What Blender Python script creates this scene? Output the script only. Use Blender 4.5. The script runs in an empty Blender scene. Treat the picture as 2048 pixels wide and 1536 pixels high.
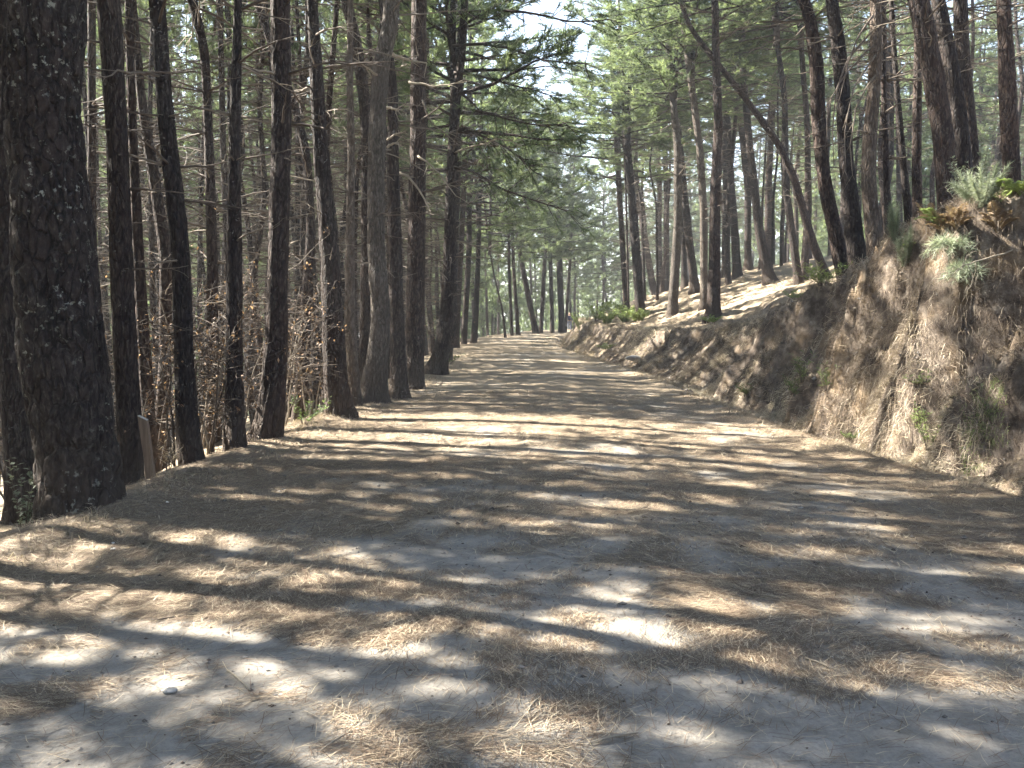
import bpy, math, random
import numpy as np
from mathutils import Vector, Matrix, Euler
R = math.radians
rng = np.random.default_rng(7)
random.seed(7)

# ------------------------------------------------------------------ camera, sky, sun, exposure
scene = bpy.context.scene
COL = scene.collection
F = 1774.0                      # focal length in pixels of the 2048 px wide photograph
PITCH = math.atan(140.0 / F)
EYE = 1.6
cam_d = bpy.data.cameras.new("camera")
cam_d.sensor_width = 36.0
cam_d.lens = 36.0 * F / 2048.0
cam_d.clip_end = 3000.0
cam = bpy.data.objects.new("camera", cam_d)
COL.objects.link(cam)
cam.location = (0, 0, EYE)
cam.rotation_euler = (math.pi / 2 - PITCH, 0, 0)
scene.camera = cam

SUN_AZ, SUN_EL = R(-68), R(43)  # azimuth clockwise from +Y
world = bpy.data.worlds.new("World")
scene.world = world
world.use_nodes = True
wn = world.node_tree
sky = wn.nodes.new("ShaderNodeTexSky")
sky.sky_type = 'NISHITA'
sky.sun_disc = False
sky.sun_elevation = SUN_EL
sky.sun_rotation = SUN_AZ
bg = wn.nodes["Background"]
wn.links.new(sky.outputs[0], bg.inputs[0])
bg.inputs[1].default_value = 0.05
sun_d = bpy.data.lights.new("sun", 'SUN')
sun_d.energy = 5.0
sun_d.angle = R(0.55)
sun_d.color = (1.0, 0.94, 0.83)
sun = bpy.data.objects.new("sun", sun_d)
COL.objects.link(sun)
sdir = Vector((math.sin(SUN_AZ) * math.cos(SUN_EL), math.cos(SUN_AZ) * math.cos(SUN_EL), math.sin(SUN_EL)))
sun.rotation_euler = sdir.to_track_quat('Z', 'Y').to_euler()
sun.location = (-20, 10, 30)
scene.view_settings.view_transform = 'Standard'
scene.view_settings.look = 'None'
scene.view_settings.gamma = 1.0
scene.view_settings.exposure = 3.3
cy = scene.cycles
cy.max_bounces = 6
cy.diffuse_bounces = 4
cy.glossy_bounces = 1
cy.transmission_bounces = 4
cy.transparent_max_bounces = 4
cy.caustics_reflective = False
cy.caustics_refractive = False
cy.use_adaptive_sampling = True
cy.adaptive_threshold = 0.02
cy.use_denoising = True
try:
    cy.denoiser = 'OPENIMAGEDENOISE'
    cy.denoising_input_passes = 'RGB_ALBEDO_NORMAL'
except Exception:
    pass

# ------------------------------------------------------------------ noise and terrain
class VN:
    def __init__(s, seed, n=256):
        s.n = n
        s.t = np.random.default_rng(seed).random((n, n)) * 2 - 1
    def __call__(s, x, y):
        x = np.asarray(x, float); y = np.asarray(y, float)
        xi = np.floor(x).astype(int); yi = np.floor(y).astype(int)
        fx = x - xi; fy = y - yi
        fx = fx * fx * fx * (fx * (fx * 6 - 15) + 10); fy = fy * fy * fy * (fy * (fy * 6 - 15) + 10)
        n = s.n; a = s.t[xi % n, yi % n]; b = s.t[(xi + 1) % n, yi % n]
        c = s.t[xi % n, (yi + 1) % n]; d = s.t[(xi + 1) % n, (yi + 1) % n]
        return (a * (1 - fx) + b * fx) * (1 - fy) + (c * (1 - fx) + d * fx) * fy
    def fbm(s, x, y, o=4):
        v = 0; a = 1.0; t = 0
        for k in range(o):
            v = v + a * s(x * 2 ** k + 17.3 * k, y * 2 ** k + 5.1 * k); t += a; a *= .5
        return v / t
N1, N2, N3, N4 = VN(1), VN(2), VN(3), VN(4)

def I(y, tab):
    k = sorted(tab); return np.interp(y, k, [tab[i] for i in k])
XL = {-30: -3.6, 0: -3.6, 4: -3.6, 7.6: -3.35, 11: -3.1, 16: -2.6, 24: -2.15, 32: -2.5, 40: -2.8, 55: -2.6, 71: -1.0, 81: 1.0, 95: 4.5, 120: 13, 160: 28}
XT = {-30: 5.6, 0: 5.5, 4: 5.2, 8.5: 4.9, 9.4: 4.7, 12.2: 4.35, 17.5: 4.2, 23.3: 4.1, 32.6: 3.4, 40: 3.0, 46: 2.85, 60: 3.5, 77: 6.0, 90: 11, 120: 24, 160: 40}
HB = {-30: 3.4, 8: 3.15, 10.4: 2.95, 13: 2.55, 15.5: 2.1, 20: 1.5, 26: 1.15, 35: 1.05, 44: 1.2, 50: 1.3, 70: 1.3, 90: 1.2, 160: 1.0}
WB = {-30: 1.6, 8: 1.5, 10.4: 1.5, 15.5: 1.75, 26: 1.65, 35: 1.7, 46: 1.3, 70: 1.3, 160: 1.5}
GQ = {0: 0, 2: .62, 4: 1.35, 8: 2.6, 12: 3.3, 16: 3.2, 25: 1.6, 40: -3, 70: -9, 150: -20, 400: -40}
LQ = {0: 0, .4: -.04, 1: -.22, 3: -.95, 6: -2.1, 12: -4.3, 25: -8, 50: -13, 120: -25, 500: -60}

def sstep(t):
    t = np.clip(t, 0, 1); return t * t * (3 - 2 * t)

def H(x, y, detail=True):
    x = np.asarray(x, float); y = np.asarray(y, float)
    xl = I(y, XL); xt = I(y, XT); hb = I(y, HB); wb = I(y, WB)
    # road, slightly crowned, with a shallow drain at the toe of the bank
    h = 0.02 * N1(x * .5, y * .35) + 0.012 * N2(x * 1.7, y * 1.3)
    if detail:
        h = h + .006 * N3(x * 6, y * 6) + .003 * N4(x * 17, y * 17)
    dr = xt - x
    h = h - .17 * np.exp(-((dr - .15) / .25) ** 2) + .05 * np.exp(-((dr - .72) / .28) ** 2) + .10 * np.clip(1 - ((x - (xl + xt) / 2) / (.5 * (xt - xl))) ** 2, 0, 1) - .05
    # left shoulder and the slope falling away
    ql = xl - x + .18 * N1(y * .9, 3.3)
    left = I(np.clip(ql, 0, 500), LQ)
    h = h + left + .045 * np.exp(-((ql + .05) / .28) ** 2) * (1 + N2(y * 2.2, .5))
    ls = sstep(ql / 1.2)
    h = h + ls * (.14 * N1(x * .7, y * .7) + .05 * N2(x * 2.3, y * 2.3))
    # the cut bank: fluted face, then the wooded slope above
    s = y + .55 * (x - xt)
    rib = .40 * (1 - 2.4 * np.abs(N1(s * .62, 7.1 + x * .15))) + .24 * (1 - 2.4 * np.abs(N2(s * 1.6, 2.2 + x * .4)))
    if detail:
        rib = rib + .17 * N3(s * 3.1, x * 1.8) + .12 * N4(s * 6.5, x * 5.5) + .06 * N2(s * 15, x * 13)
    sc = np.clip(hb / 2.6, .5, 1.0)
    u = (x - xt - (rib * sc - .05) * sstep((x - xt + .3) / .5)) / wb
    uc = np.clip(u, 0, 1)
    prof = I(uc, {0: 0, .12: .05, .28: .2, .5: .42, .62: .58, .74: .84, .82: .97, .9: 1.02, 1: 1.0})
    q = np.clip(x - xt - wb, 0, 500)
    far = sstep((y - 85) / 60)
    bank = hb * prof + I(q, GQ) * (1 - .35 * far)
    bs = sstep(q / 1.5)
    bank = bank + bs * (.16 * N1(x * .6 + 40, y * .6) + .07 * N2(x * 1.9, y * 1.9))
    if detail:
        bank = bank + sstep(u * 4) * (.045 * N3(x * 7, y * 7) + .02 * N4(x * 19, y * 19))
    h = h + bank
    # the ground beyond the bend falls away
    h = h - .16 * np.clip(y - 88, 0, 60) * sstep((y - 86) / 14) - .05 * np.clip(y - 148, 0, 400)
    return h

def ray(px, py):
    u = (px - 1024) / F; v = (768 - py) / F
    return np.array([u, math.cos(PITCH) + v * math.sin(PITCH), -math.sin(PITCH) + v * math.cos(PITCH)])
def at(px, py, Y):
    d = ray(px, py); return np.array([0, 0, EYE]) + d * (Y / d[1])
def hit(px, py, lo=2.5, hi=140):
    ds = np.exp(np.linspace(math.log(lo), math.log(hi), 1500))
    d = ray(px, py); t = ds / d[1]
    below = (EYE + d[2] * t) <= H(d[0] * t, d[1] * t)
    if not below.any():
        return float(ds[int(np.argmin(EYE + d[2] * t - H(d[0] * t, d[1] * t)))]) if lo == 2.5 and hi == 140 else None
    return ds[int(np.argmax(below))]

# ------------------------------------------------------------------ mesh helpers
def mesh(name, V, polys, mats, attr=None, matidx=None, smooth=True):
    """polys: list of (M,k) int arrays; attr: {name: per-vertex floats}"""
    me = bpy.data.meshes.new(name)
    V = np.asarray(V, np.float32)
    polys = [np.asarray(p, np.int32) for p in polys if len(p)]
    me.vertices.add(len(V)); me.vertices.foreach_set("co", V.ravel())
    loops = np.concatenate([p.ravel() for p in polys])
    tot = np.concatenate([np.full(len(p), p.shape[1], np.int32) for p in polys])
    st = np.concatenate([[0], np.cumsum(tot)[:-1]]).astype(np.int32)
    me.loops.add(len(loops)); me.loops.foreach_set("vertex_index", loops)
    me.polygons.add(len(tot)); me.polygons.foreach_set("loop_start", st); me.polygons.foreach_set("loop_total", tot)
    if matidx is not None:
        me.polygons.foreach_set("material_index", np.asarray(matidx, np.int32))
    me.polygons.foreach_set("use_smooth", np.full(len(tot), smooth, bool))
    for m in (mats if isinstance(mats, (list, tuple)) else [mats]):
        me.materials.append(m)
    if attr:
        for k, a in attr.items():
            at_ = me.attributes.new(k, 'FLOAT', 'POINT')
            at_.data.foreach_set("value", np.asarray(a, np.float32))
    me.update(calc_edges=True)
    return me

def obj(name, me, parent=None, loc=None):
    o = bpy.data.objects.new(name, me); COL.objects.link(o)
    if parent is not None: o.parent = parent
    if loc is not None: o.location = loc
    return o
def tag(o, label=None, cat=None, group=None, kind=None):
    if label: o["label"] = label
    if cat: o["category"] = cat
    if group: o["group"] = group
    if kind: o["kind"] = kind
    return o
def empty(name, loc, label=None, cat=None, group=None):
    o = bpy.data.objects.new(name, None); COL.objects.link(o)
    o.location = tuple(loc); o.empty_display_size = .2
    return tag(o, label, cat, group)

class MB:
    """collects tubes and triangles into one mesh"""
    def __init__(s): s.V = []; s.P = {}; s.n = 0; s.A = []; s.M = {}
    def add(s, V, polys, a=0.0, m=0):
        V = np.asarray(V, float)
        s.V.append(V)
        for p in polys:
            p = np.asarray(p) + s.n
            s.P.setdefault((p.shape[1], m), []).append(p)
        s.A.append(np.full(len(V), a) if np.isscalar(a) else np.asarray(a))
        s.n += len(V)
    def tube(s, P, r, seg=5, a=0.0, m=0, cap=True, dr=None):
        P = np.asarray(P, float); n = len(P)
        r = np.broadcast_to(np.asarray(r, float), (n,))
        T = np.gradient(P, axis=0); T /= np.linalg.norm(T, axis=1)[:, None] + 1e-9
        ref = np.array([0, 0, 1.0]) if abs(T[0][2]) < .8 else np.array([1.0, 0, 0])
        U = np.cross(T, ref); U /= np.linalg.norm(U, axis=1)[:, None] + 1e-9
        W = np.cross(T, U)
        th = np.linspace(0, 2 * math.pi, seg, endpoint=False)
        rr = r[:, None] * (np.ones((n, seg)) if dr is None else dr)
        V = P[:, None, :] + rr[:, :, None] * (np.cos(th)[None, :, None] * U[:, None, :] + np.sin(th)[None, :, None] * W[:, None, :])
        i = np.arange(n - 1)[:, None] * seg; j = np.arange(seg)[None, :]; k = (j + 1) % seg
        Q = np.stack([i + j, i + k, i + seg + k, i + seg + j], -1).reshape(-1, 4)
        pol = [Q]
        if cap:
            pol.append(np.arange(seg)[None, :] + (n - 1) * seg)
            pol.append(np.arange(seg)[::-1][None, :])
        s.add(V.reshape(-1, 3), pol, a, m)
    def tris(s, V, a=0.0, m=0):      # V (N,3,3)
        V = np.asarray(V); n = len(V)
        s.add(V.reshape(-1, 3), [np.arange(n * 3).reshape(n, 3)], a, m)
    def build(s, name, mats, smooth=True):
        ks = sorted(s.P)
        polys = [np.concatenate(s.P[k]) for k in ks]
        mi = np.concatenate([np.full(len(p), k[1]) for p, k in zip(polys, ks)])
        return mesh(name, np.concatenate(s.V), polys, mats, {"tone": np.concatenate(s.A)}, mi, smooth)

def unit(v):
    return v / (np.linalg.norm(v, axis=-1, keepdims=True) + 1e-9)

# ------------------------------------------------------------------ materials
def newmat(name):
    m = bpy.data.materials.new(name); m.use_nodes = True
    nt = m.node_tree
    for n in list(nt.nodes): nt.nodes.remove(n)
    out = nt.nodes.new("ShaderNodeOutputMaterial")
    return m, nt, out
def nd(nt, t, **kw):
    n = nt.nodes.new(t)
    for k, v in kw.items():
        if k.startswith("i_"): n.inputs[k[2:].replace("_", " ")].default_value = v
        else: setattr(n, k, v)
    return n
def L(nt, a, b): nt.links.new(a, b)
def ramp(nt, fac, stops, interp='LINEAR'):
    r = nt.nodes.new("ShaderNodeValToRGB"); cr = r.color_ramp; cr.interpolation = interp
    while len(cr.elements) < len(stops): cr.elements.new(.5)
    for e, (p, c) in zip(cr.elements, stops):
        e.position = p; e.color = (*c, 1) if len(c) == 3 else c
    L(nt, fac, r.inputs[0]); return r.outputs[0]
def mix(nt, f, a, b, mode='MIX'):
    m = nt.nodes.new("ShaderNodeMix"); m.data_type = 'RGBA'; m.blend_type = mode
    for s, v in ((0, f), (6, a), (7, b)):
        if isinstance(v, (int, float)): m.inputs[s].default_value = v
        elif isinstance(v, tuple): m.inputs[s].default_value = (*v, 1)
        else: L(nt, v, m.inputs[s])
    return m.outputs[2]
def mth(nt, op, a, b=0.0, clamp=False):
    m = nt.nodes.new("ShaderNodeMath"); m.operation = op; m.use_clamp = clamp
    for s, v in ((0, a), (1, b)):
        if isinstance(v, (int, float)): m.inputs[s].default_value = v
        else: L(nt, v, m.inputs[s])
    return m.outputs[0]
def noise(nt, vec, scale, detail=4, rough=.55, dist=0):
    n = nt.nodes.new("ShaderNodeTexNoise"); n.inputs["Scale"].default_value = scale
    n.inputs["Detail"].default_value = detail; n.inputs["Roughness"].default_value = rough
    n.inputs["Distortion"].default_value = dist
    L(nt, vec, n.inputs["Vector"]); return n.outputs[0]
def mapping(nt, vec, scale=(1, 1, 1), rot=(0, 0, 0)):
    m = nt.nodes.new("ShaderNodeMapping"); m.inputs["Scale"].default_value = scale; m.inputs["Rotation"].default_value = rot
    L(nt, vec, m.inputs[0]); return m.outputs[0]
def attr(nt, name):
    a = nt.nodes.new("ShaderNodeAttribute"); a.attribute_name = name; return a.outputs["Fac"]

def mat_bark(name, dark, mid, lite, lichen=0.0, bump=.8, zs=.30, vs=17):
    m, nt, out = newmat(name)
    tc = nt.nodes.new("ShaderNodeTexCoord"); oi = nt.nodes.new("ShaderNodeObjectInfo")
    v = mapping(nt, tc.outputs["Object"], (1, 1, zs))
    n1 = noise(nt, v, 34, 6, .7, .3)
    vo = nt.nodes.new("ShaderNodeTexVoronoi"); vo.feature = 'DISTANCE_TO_EDGE'; vo.inputs["Scale"].default_value = vs
    n0 = noise(nt, v, 9, 3)
    vv = mix(nt, .12, v, n0, 'ADD'); L(nt, vv, vo.inputs["Vector"])
    crack = ramp(nt, vo.outputs["Distance"], [(0, (0, 0, 0)), (.16, (1, 1, 1))])
    big = noise(nt, tc.outputs["Object"], 1.6, 3)
    c = ramp(nt, n1, [(.28, dark), (.5, mid), (.75, lite)])
    c = mix(nt, mth(nt, 'MULTIPLY', crack, 1.0), mix(nt, .6, c, dark), c)
    c = mix(nt, mth(nt, 'MULTIPLY', ramp(nt, big, [(.35, (0, 0, 0)), (.65, (.6, .6, .6))]), mth(nt, 'MULTIPLY', crack, 1.0)), c, (.052, .036, .030))
    c = mix(nt, mth(nt, 'MULTIPLY', oi.outputs["Random"], .6), c, mix(nt, 1.0, c, (1.15, .95, .82), 'MULTIPLY'))
    hv = nt.nodes.new("ShaderNodeHueSaturation"); L(nt, c, hv.inputs["Color"])
    L(nt, mth(nt, 'ADD', mth(nt, 'MULTIPLY', oi.outputs["Random"], .5), .75), hv.inputs["Value"])
    c = hv.outputs[0]
    sep_ = nt.nodes.new("ShaderNodeSeparateXYZ"); L(nt, tc.outputs["Object"], sep_.inputs[0])
    zf = mth(nt, 'ADD', sep_.outputs[2], mth(nt, 'MULTIPLY', mth(nt, 'SUBTRACT', big, .5), 1.2))
    c = mix(nt, ramp(nt, zf, [(.05, (.7, .7, .7)), (.75, (0, 0, 0))]), c, mix(nt, n1, (.03, .022, .017), (.115, .085, .062)))
    if lichen:
        ln = noise(nt, tc.outputs["Object"], 15, 4, .6)
        lm = noise(nt, tc.outputs["Object"], 1.3, 2)
        f = mth(nt, 'MULTIPLY', ramp(nt, ln, [(.60, (0, 0, 0)), (.66, (1, 1, 1))]), ramp(nt, lm, [(.42, (0, 0, 0)), (.6, (1, 1, 1))]))
        c = mix(nt, mth(nt, 'MULTIPLY', f, lichen), c, (.38, .38, .32))
    p = nd(nt, "ShaderNodeBsdfPrincipled"); p.inputs["Roughness"].default_value = .85
    p.inputs["Specular IOR Level"].default_value = .25
    L(nt, c, p.inputs["Base Color"])
    hgt = mth(nt, 'ADD', mth(nt, 'MULTIPLY', crack, .7), n1)
    b = nd(nt, "ShaderNodeBump"); b.inputs["Strength"].default_value = bump; b.inputs["Distance"].default_value = .04
    L(nt, hgt, b.inputs["Height"]); L(nt, b.outputs[0], p.inputs["Normal"])
    L(nt, p.outputs[0], out.inputs[0]); return m

def mat_leaf(name, c0, c1, c2, trans=.35, rough=.6, rnd=.35):
    m, nt, out = newmat(name)
    oi = nt.nodes.new("ShaderNodeObjectInfo")
    c = ramp(nt, attr(nt, "tone"), [(0, c0), (.5, c1), (1, c2)])
    hv = nt.nodes.new("ShaderNodeHueSaturation"); L(nt, c, hv.inputs["Color"])
    L(nt, mth(nt, 'ADD', mth(nt, 'MULTIPLY', oi.outputs["Random"], rnd), 1 - rnd / 2), hv.inputs["Value"])
    p = nd(nt, "ShaderNodeBsdfPrincipled"); p.inputs["Roughness"].default_value = rough
    p.inputs["Specular IOR Level"].default_value = .3
    L(nt, hv.outputs[0], p.inputs["Base Color"])
    t = nd(nt, "ShaderNodeBsdfTranslucent")
    L(nt, mix(nt, .5, hv.outputs[0], (.52, .56, .34), 'OVERLAY'), t.inputs[0])
    ms = nd(nt, "ShaderNodeMixShader"); ms.inputs[0].default_value = trans
    L(nt, p.outputs[0], ms.inputs[1]); L(nt, t.outputs[0], ms.inputs[2]); L(nt, ms.outputs[0], out.inputs[0])
    return m

def mat_tone(name, c0, c1, c2, rough=.8, bump=None):
    m, nt, out = newmat(name)
    tc = nt.nodes.new("ShaderNodeTexCoord")
    c = ramp(nt, attr(nt, "tone"), [(0, c0), (.5, c1), (1, c2)])
    n = noise(nt, tc.outputs["Object"], 40, 3)
    c = mix(nt, .6, c, ramp(nt, n, [(.3, (.55, .55, .55)), (.7, (1, 1, 1))]), 'MULTIPLY')
    p = nd(nt, "ShaderNodeBsdfPrincipled"); p.inputs["Roughness"].default_value = rough
    p.inputs["Specular IOR Level"].default_value = .25
    L(nt, c, p.inputs["Base Color"])
    if bump:
        b = nd(nt, "ShaderNodeBump"); b.inputs["Distance"].default_value = bump; L(nt, n, b.inputs["Height"]); L(nt, b.outputs[0], p.inputs["Normal"])
    L(nt, p.outputs[0], out.inputs[0]); return m

BARK = mat_bark("pine_bark", (.007, .0055, .005), (.032, .024, .021), (.14, .12, .105))
BARK_BIG = mat_bark("old_pine_bark", (.005, .004, .0035), (.028, .021, .019), (.12, .10, .088), lichen=.75, bump=1.0, zs=.40, vs=11)
BARK_PALE = mat_bark("grey_bark", (.03, .026, .022), (.13, .11, .09), (.30, .27, .23))
DEAD = mat_tone("dead_twig", (.055, .040, .030), (.12, .095, .075), (.30, .26, .20))
NEEDLE = mat_leaf("pine_needles", (.065, .082, .055), (.13, .168, .088), (.23, .265, .135), trans=.6)
BROWNLEAF = mat_leaf("withered_leaves", (.09, .05, .025), (.20, .12, .07), (.34, .22, .14), trans=.35)
STRAW = mat_leaf("dry_grass_blades", (.09, .068, .052), (.27, .215, .16), (.55, .48, .36), trans=.2, rnd=0)
GREEN = mat_leaf("fresh_leaves", (.055, .085, .03), (.12, .17, .06), (.24, .30, .11), trans=.4)
GREYGREEN = mat_leaf("grey_green_leaves", (.10, .12, .08), (.20, .23, .16), (.36, .39, .29), trans=.3)
LIME = mat_leaf("yellow_green_leaves", (.12, .165, .05), (.22, .28, .10), (.38, .43, .20), trans=.4)
RUST = mat_leaf("rusty_bracken", (.13, .085, .055), (.28, .20, .13), (.46, .36, .25), trans=.35)
NEEDLE_LITTER = mat_leaf("fallen_needles", (.075, .05, .034), (.20, .145, .10), (.48, .40, .28), trans=.0, rnd=0)

def mat_ground():
    m, nt, out = newmat("forest_ground")
    tc = nt.nodes.new("ShaderNodeTexCoord"); P = tc.outputs["Object"]
    lit = attr(nt, "litter"); bank = attr(nt, "bank")
    fine = noise(nt, P, 55, 5, .7)
    fine2 = noise(nt, P, 170, 3, .7)
    med = noise(nt, P, 7, 5, .6)
    big = noise(nt, P, 1.1, 4, .6)
    # needle-like streaks in two directions
    wob = noise(nt, P, 2.5, 2)
    pv = mix(nt, .35, P, wob, 'ADD')
    s1 = noise(nt, mapping(nt, pv, (160, 14, 60), (0, 0, .5)), 1, 2, .6)
    s2 = noise(nt, mapping(nt, pv, (150, 13, 60), (0, 0, -.9)), 1, 2, .6)
    st = mth(nt, 'MAXIMUM', s1, s2)
    dirt = ramp(nt, med, [(.3, (.20, .185, .16)), (.5, (.265, .245, .215)), (.72, (.335, .31, .275))])
    dirt = mix(nt, .5, dirt, ramp(nt, fine, [(.3, (.55, .55, .55)), (.6, (1, 1, 1))]), 'MULTIPLY')
    litc = ramp(nt, st, [(.42, (.10, .075, .05)), (.58, (.245, .19, .125)), (.76, (.46, .385, .26))])
    litc = mix(nt, ramp(nt, big, [(.35, (0, 0, 0)), (.7, (.55, .55, .55))]), litc, mix(nt, .5, litc, (.32, .26, .20)))
    f = mth(nt, 'ADD', lit, mth(nt, 'MULTIPLY', mth(nt, 'SUBTRACT', st, .56), 2.2))
    f = mth(nt, 'ADD', f, mth(nt, 'MULTIPLY', mth(nt, 'SUBTRACT', med, .5), 1.0))
    fm = ramp(nt, f, [(.30, (0, 0, 0)), (.80, (.95, .95, .95))])
    c = mix(nt, fm, dirt, litc)
    soil = ramp(nt, med, [(.3, (.05, .038, .03)), (.52, (.15, .12, .095)), (.75, (.31, .265, .215))])
    soil = mix(nt, ramp(nt, noise(nt, P, 1.7, 3), [(.52, (0, 0, 0)), (.68, (.5, .5, .5))]), soil, (.27, .19, .11))
    soil = mix(nt, .6, soil, ramp(nt, fine, [(.3, (.4, .4, .4)), (.62, (1, 1, 1))]), 'MULTIPLY')
    c = mix(nt, bank, c, soil)
    p = nd(nt, "ShaderNodeBsdfPrincipled"); p.inputs["Roughness"].default_value = .95
    p.inputs["Specular IOR Level"].default_value = .15
    L(nt, c, p.inputs["Base Color"])
    hgt = mth(nt, 'ADD', mth(nt, 'MULTIPLY', fine, .8), mth(nt, 'MULTIPLY', st, mth(nt, 'MULTIPLY', fm, .9)))
    hgt = mth(nt, 'ADD', hgt, mth(nt, 'MULTIPLY', fine2, .3))
    b = nd(nt, "ShaderNodeBump"); b.inputs["Strength"].default_value = .7; b.inputs["Distance"].default_value = .02
    L(nt, hgt, b.inputs["Height"]); L(nt, b.outputs[0], p.inputs["Normal"])
    L(nt, p.outputs[0], out.inputs[0]); return m

# ------------------------------------------------------------------ ground sheet
def grow(a, b, s0, k):
    o = [a]; s = s0; sg = 1 if b > a else -1
    while (b - o[-1]) * sg > 0:
        o.append(o[-1] + sg * s); s *= k
    return o[1:]
def litter_mask(x, y):
    """0 bare pale dirt ... 1 covered in needles"""
    xl = I(y, XL); xt = I(y, XT)
    c = .52 + .36 * N1.fbm(x * .7 + 9, y * 1.0 + 3, 5) * 1.6 + .30 * N3(x * 3.1, y * 3.6)
    c = c - .16 * sstep((6 - y) / 2.5)
    edge = np.exp(-np.clip(x - xl, 0, 9) / 1.1) * .55 + np.exp(-np.clip(xt - x, 0, 9) / .7) * .5
    off = np.where((x < xl) | (x > xt), 1.0, 0.0)
    mid = np.clip((y - 4.6) / 4.5, 0, .42)
    return np.clip(c - .13 + edge + off + mid, 0, 1)
xs = np.array(sorted(grow(-5, -400, .09, 1.07)) + list(np.arange(-5, 4.0, .08)) + list(np.arange(4.0, 7.2, .04)) + grow(7.2, 400, .07, 1.06))
ys = np.array(sorted(grow(1.6, -60, .1, 1.2)) + list(np.arange(1.6, 15, .055)) + grow(15, 600, .06, 1.0085))
GX, GY = np.meshgrid(xs, ys)
GZ = H(GX, GY)
nx, ny = len(xs), len(ys)
idx = np.arange(nx * ny).reshape(ny, nx)
quads = np.stack([idx[:-1, :-1], idx[:-1, 1:], idx[1:, 1:], idx[1:, :-1]], -1).reshape(-1, 4)
dzx = np.abs(np.gradient(GZ, axis=1) / np.gradient(GX, axis=1)); dzy = np.abs(np.gradient(GZ, axis=0) / np.gradient(GY, axis=0))
steep = sstep((np.hypot(dzx, dzy) - .55) / .5) * (GX > I(GY, XT) - .2)
GROUND = mat_ground()
g = obj("ground", mesh("ground", np.stack([GX, GY, GZ], -1).reshape(-1, 3), [quads], GROUND,
        {"litter": litter_mask(GX, GY).ravel(), "bank": steep.ravel()}))
tag(g, kind="structure")

# ------------------------------------------------------------------ pine parts
def limb(base, d, length, bend, n=7, wob=.05):
    """curved centre line of a branch"""
    t = np.linspace(0, 1, n)[:, None]
    d = unit(np.asarray(d, float))
    side = unit(np.cross(d, [0, 0, 1.0]))
    P = base + d * t * length + np.array([0, 0, 1.0]) * bend * length * t ** 2 + side * length * random.uniform(-.15, .15) * t ** 2
    w = (rng.random((n, 3)) - .5) * wob * length * t
    return P + w

def tuft_tris(C, D, nn, ln, wd, spread):
    """needle clusters: C (N,3) centres, D (N,3) axes -> (N*nn,3,3)"""
    N = len(C); C = np.repeat(C, nn, 0); D = np.repeat(D, nn, 0)
    d = unit(D + rng.normal(0, spread, (N * nn, 3)))
    s = unit(np.cross(d, rng.normal(0, 1, (N * nn, 3))))
    l = ln * rng.uniform(.6, 1.2, (N * nn, 1))
    st = C + D * rng.uniform(-.12, .12, (N * nn, 1))
    w = wd * rng.uniform(.7, 1.3, (N * nn, 1))
    return np.stack([st - s * w / 2, st + s * w / 2, st + d * l], 1)

def crown_mesh(name, seed, h, rmax, nbr, dens, ln=.19, wd=.02, nn=21, low=1.0, sub=5.0):
    """pine crown rising from its lowest living branch; origin on the trunk axis"""
    global rng
    rng = np.random.default_rng(seed); random.seed(seed)
    mb = MB(); C = []; D = []; A = []
    for i in range(nbr):
        f = (i + random.random() * .9) / nbr
        z = f * h * .97
        prof = (1 - f) ** .75 * (.55 + .45 * min(1, f * 5 * low + .3))
        ln_b = rmax * (prof + .08) * random.uniform(.65, 1.12)
        az = i * 2.4 + random.uniform(-.5, .5)
        up = -.05 + .55 * f + random.uniform(-.12, .12)
        d = np.array([math.cos(az), math.sin(az), up])
        P = limb(np.array([0, 0, z]), d, ln_b, random.uniform(-.06, .18))
        r0 = .012 + .012 * ln_b
        mb.tube(P, np.linspace(r0, .006, len(P)), 4, .3, 1)
        tips = [(P[-1], unit(P[-1] - P[-2]))]
        ns = max(2, int(ln_b * sub))
        for k in range(ns):
            t = random.uniform(.28, .98); q = t * (len(P) - 1); a = int(q); b = P[a] + (P[min(a + 1, len(P) - 1)] - P[a]) * (q - a)
            sd = unit(unit(P[-1] - P[0]) + rng.normal(0, .6, 3) * [1, 1, .6])
            sl = ln_b * random.uniform(.16, .34) * (1.1 - .5 * t)
            Q = limb(b, sd, sl, random.uniform(0, .25), 4)
            mb.tube(Q, np.linspace(.006, .003, 4), 3, .3, 1, False)
            for w in (.55, .8, 1.0):
                q2 = w * 3; a2 = min(int(q2), 2); pt = Q[a2] + (Q[a2 + 1] - Q[a2]) * (q2 - a2)
                tips.append((pt + rng.normal(0, .04, 3), unit(sd + [0, 0, .35])))
        for (pt, dd) in tips:
            if random.random() < dens:
                C.append(pt); D.append(dd); A.append(min(1, max(0, random.gauss(.5, .22))))
    C = np.array(C); D = np.array(D); A = np.array(A)
    T = tuft_tris(C, D, nn, ln, wd, .62)
    a = np.repeat(np.repeat(A, nn) + rng.normal(0, .08, len(C) * nn), 3)
    mb.tris(T, a, 0)
    top = limb(np.array([0, 0, -.3]), (0, 0, 1), h + .3, 0, 8, .01)
    mb.tube(top, np.linspace(.07, .01, 8), 6, .2, 1)
    return mb.build(name, [NEEDLE, BARK], smooth=False)

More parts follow.
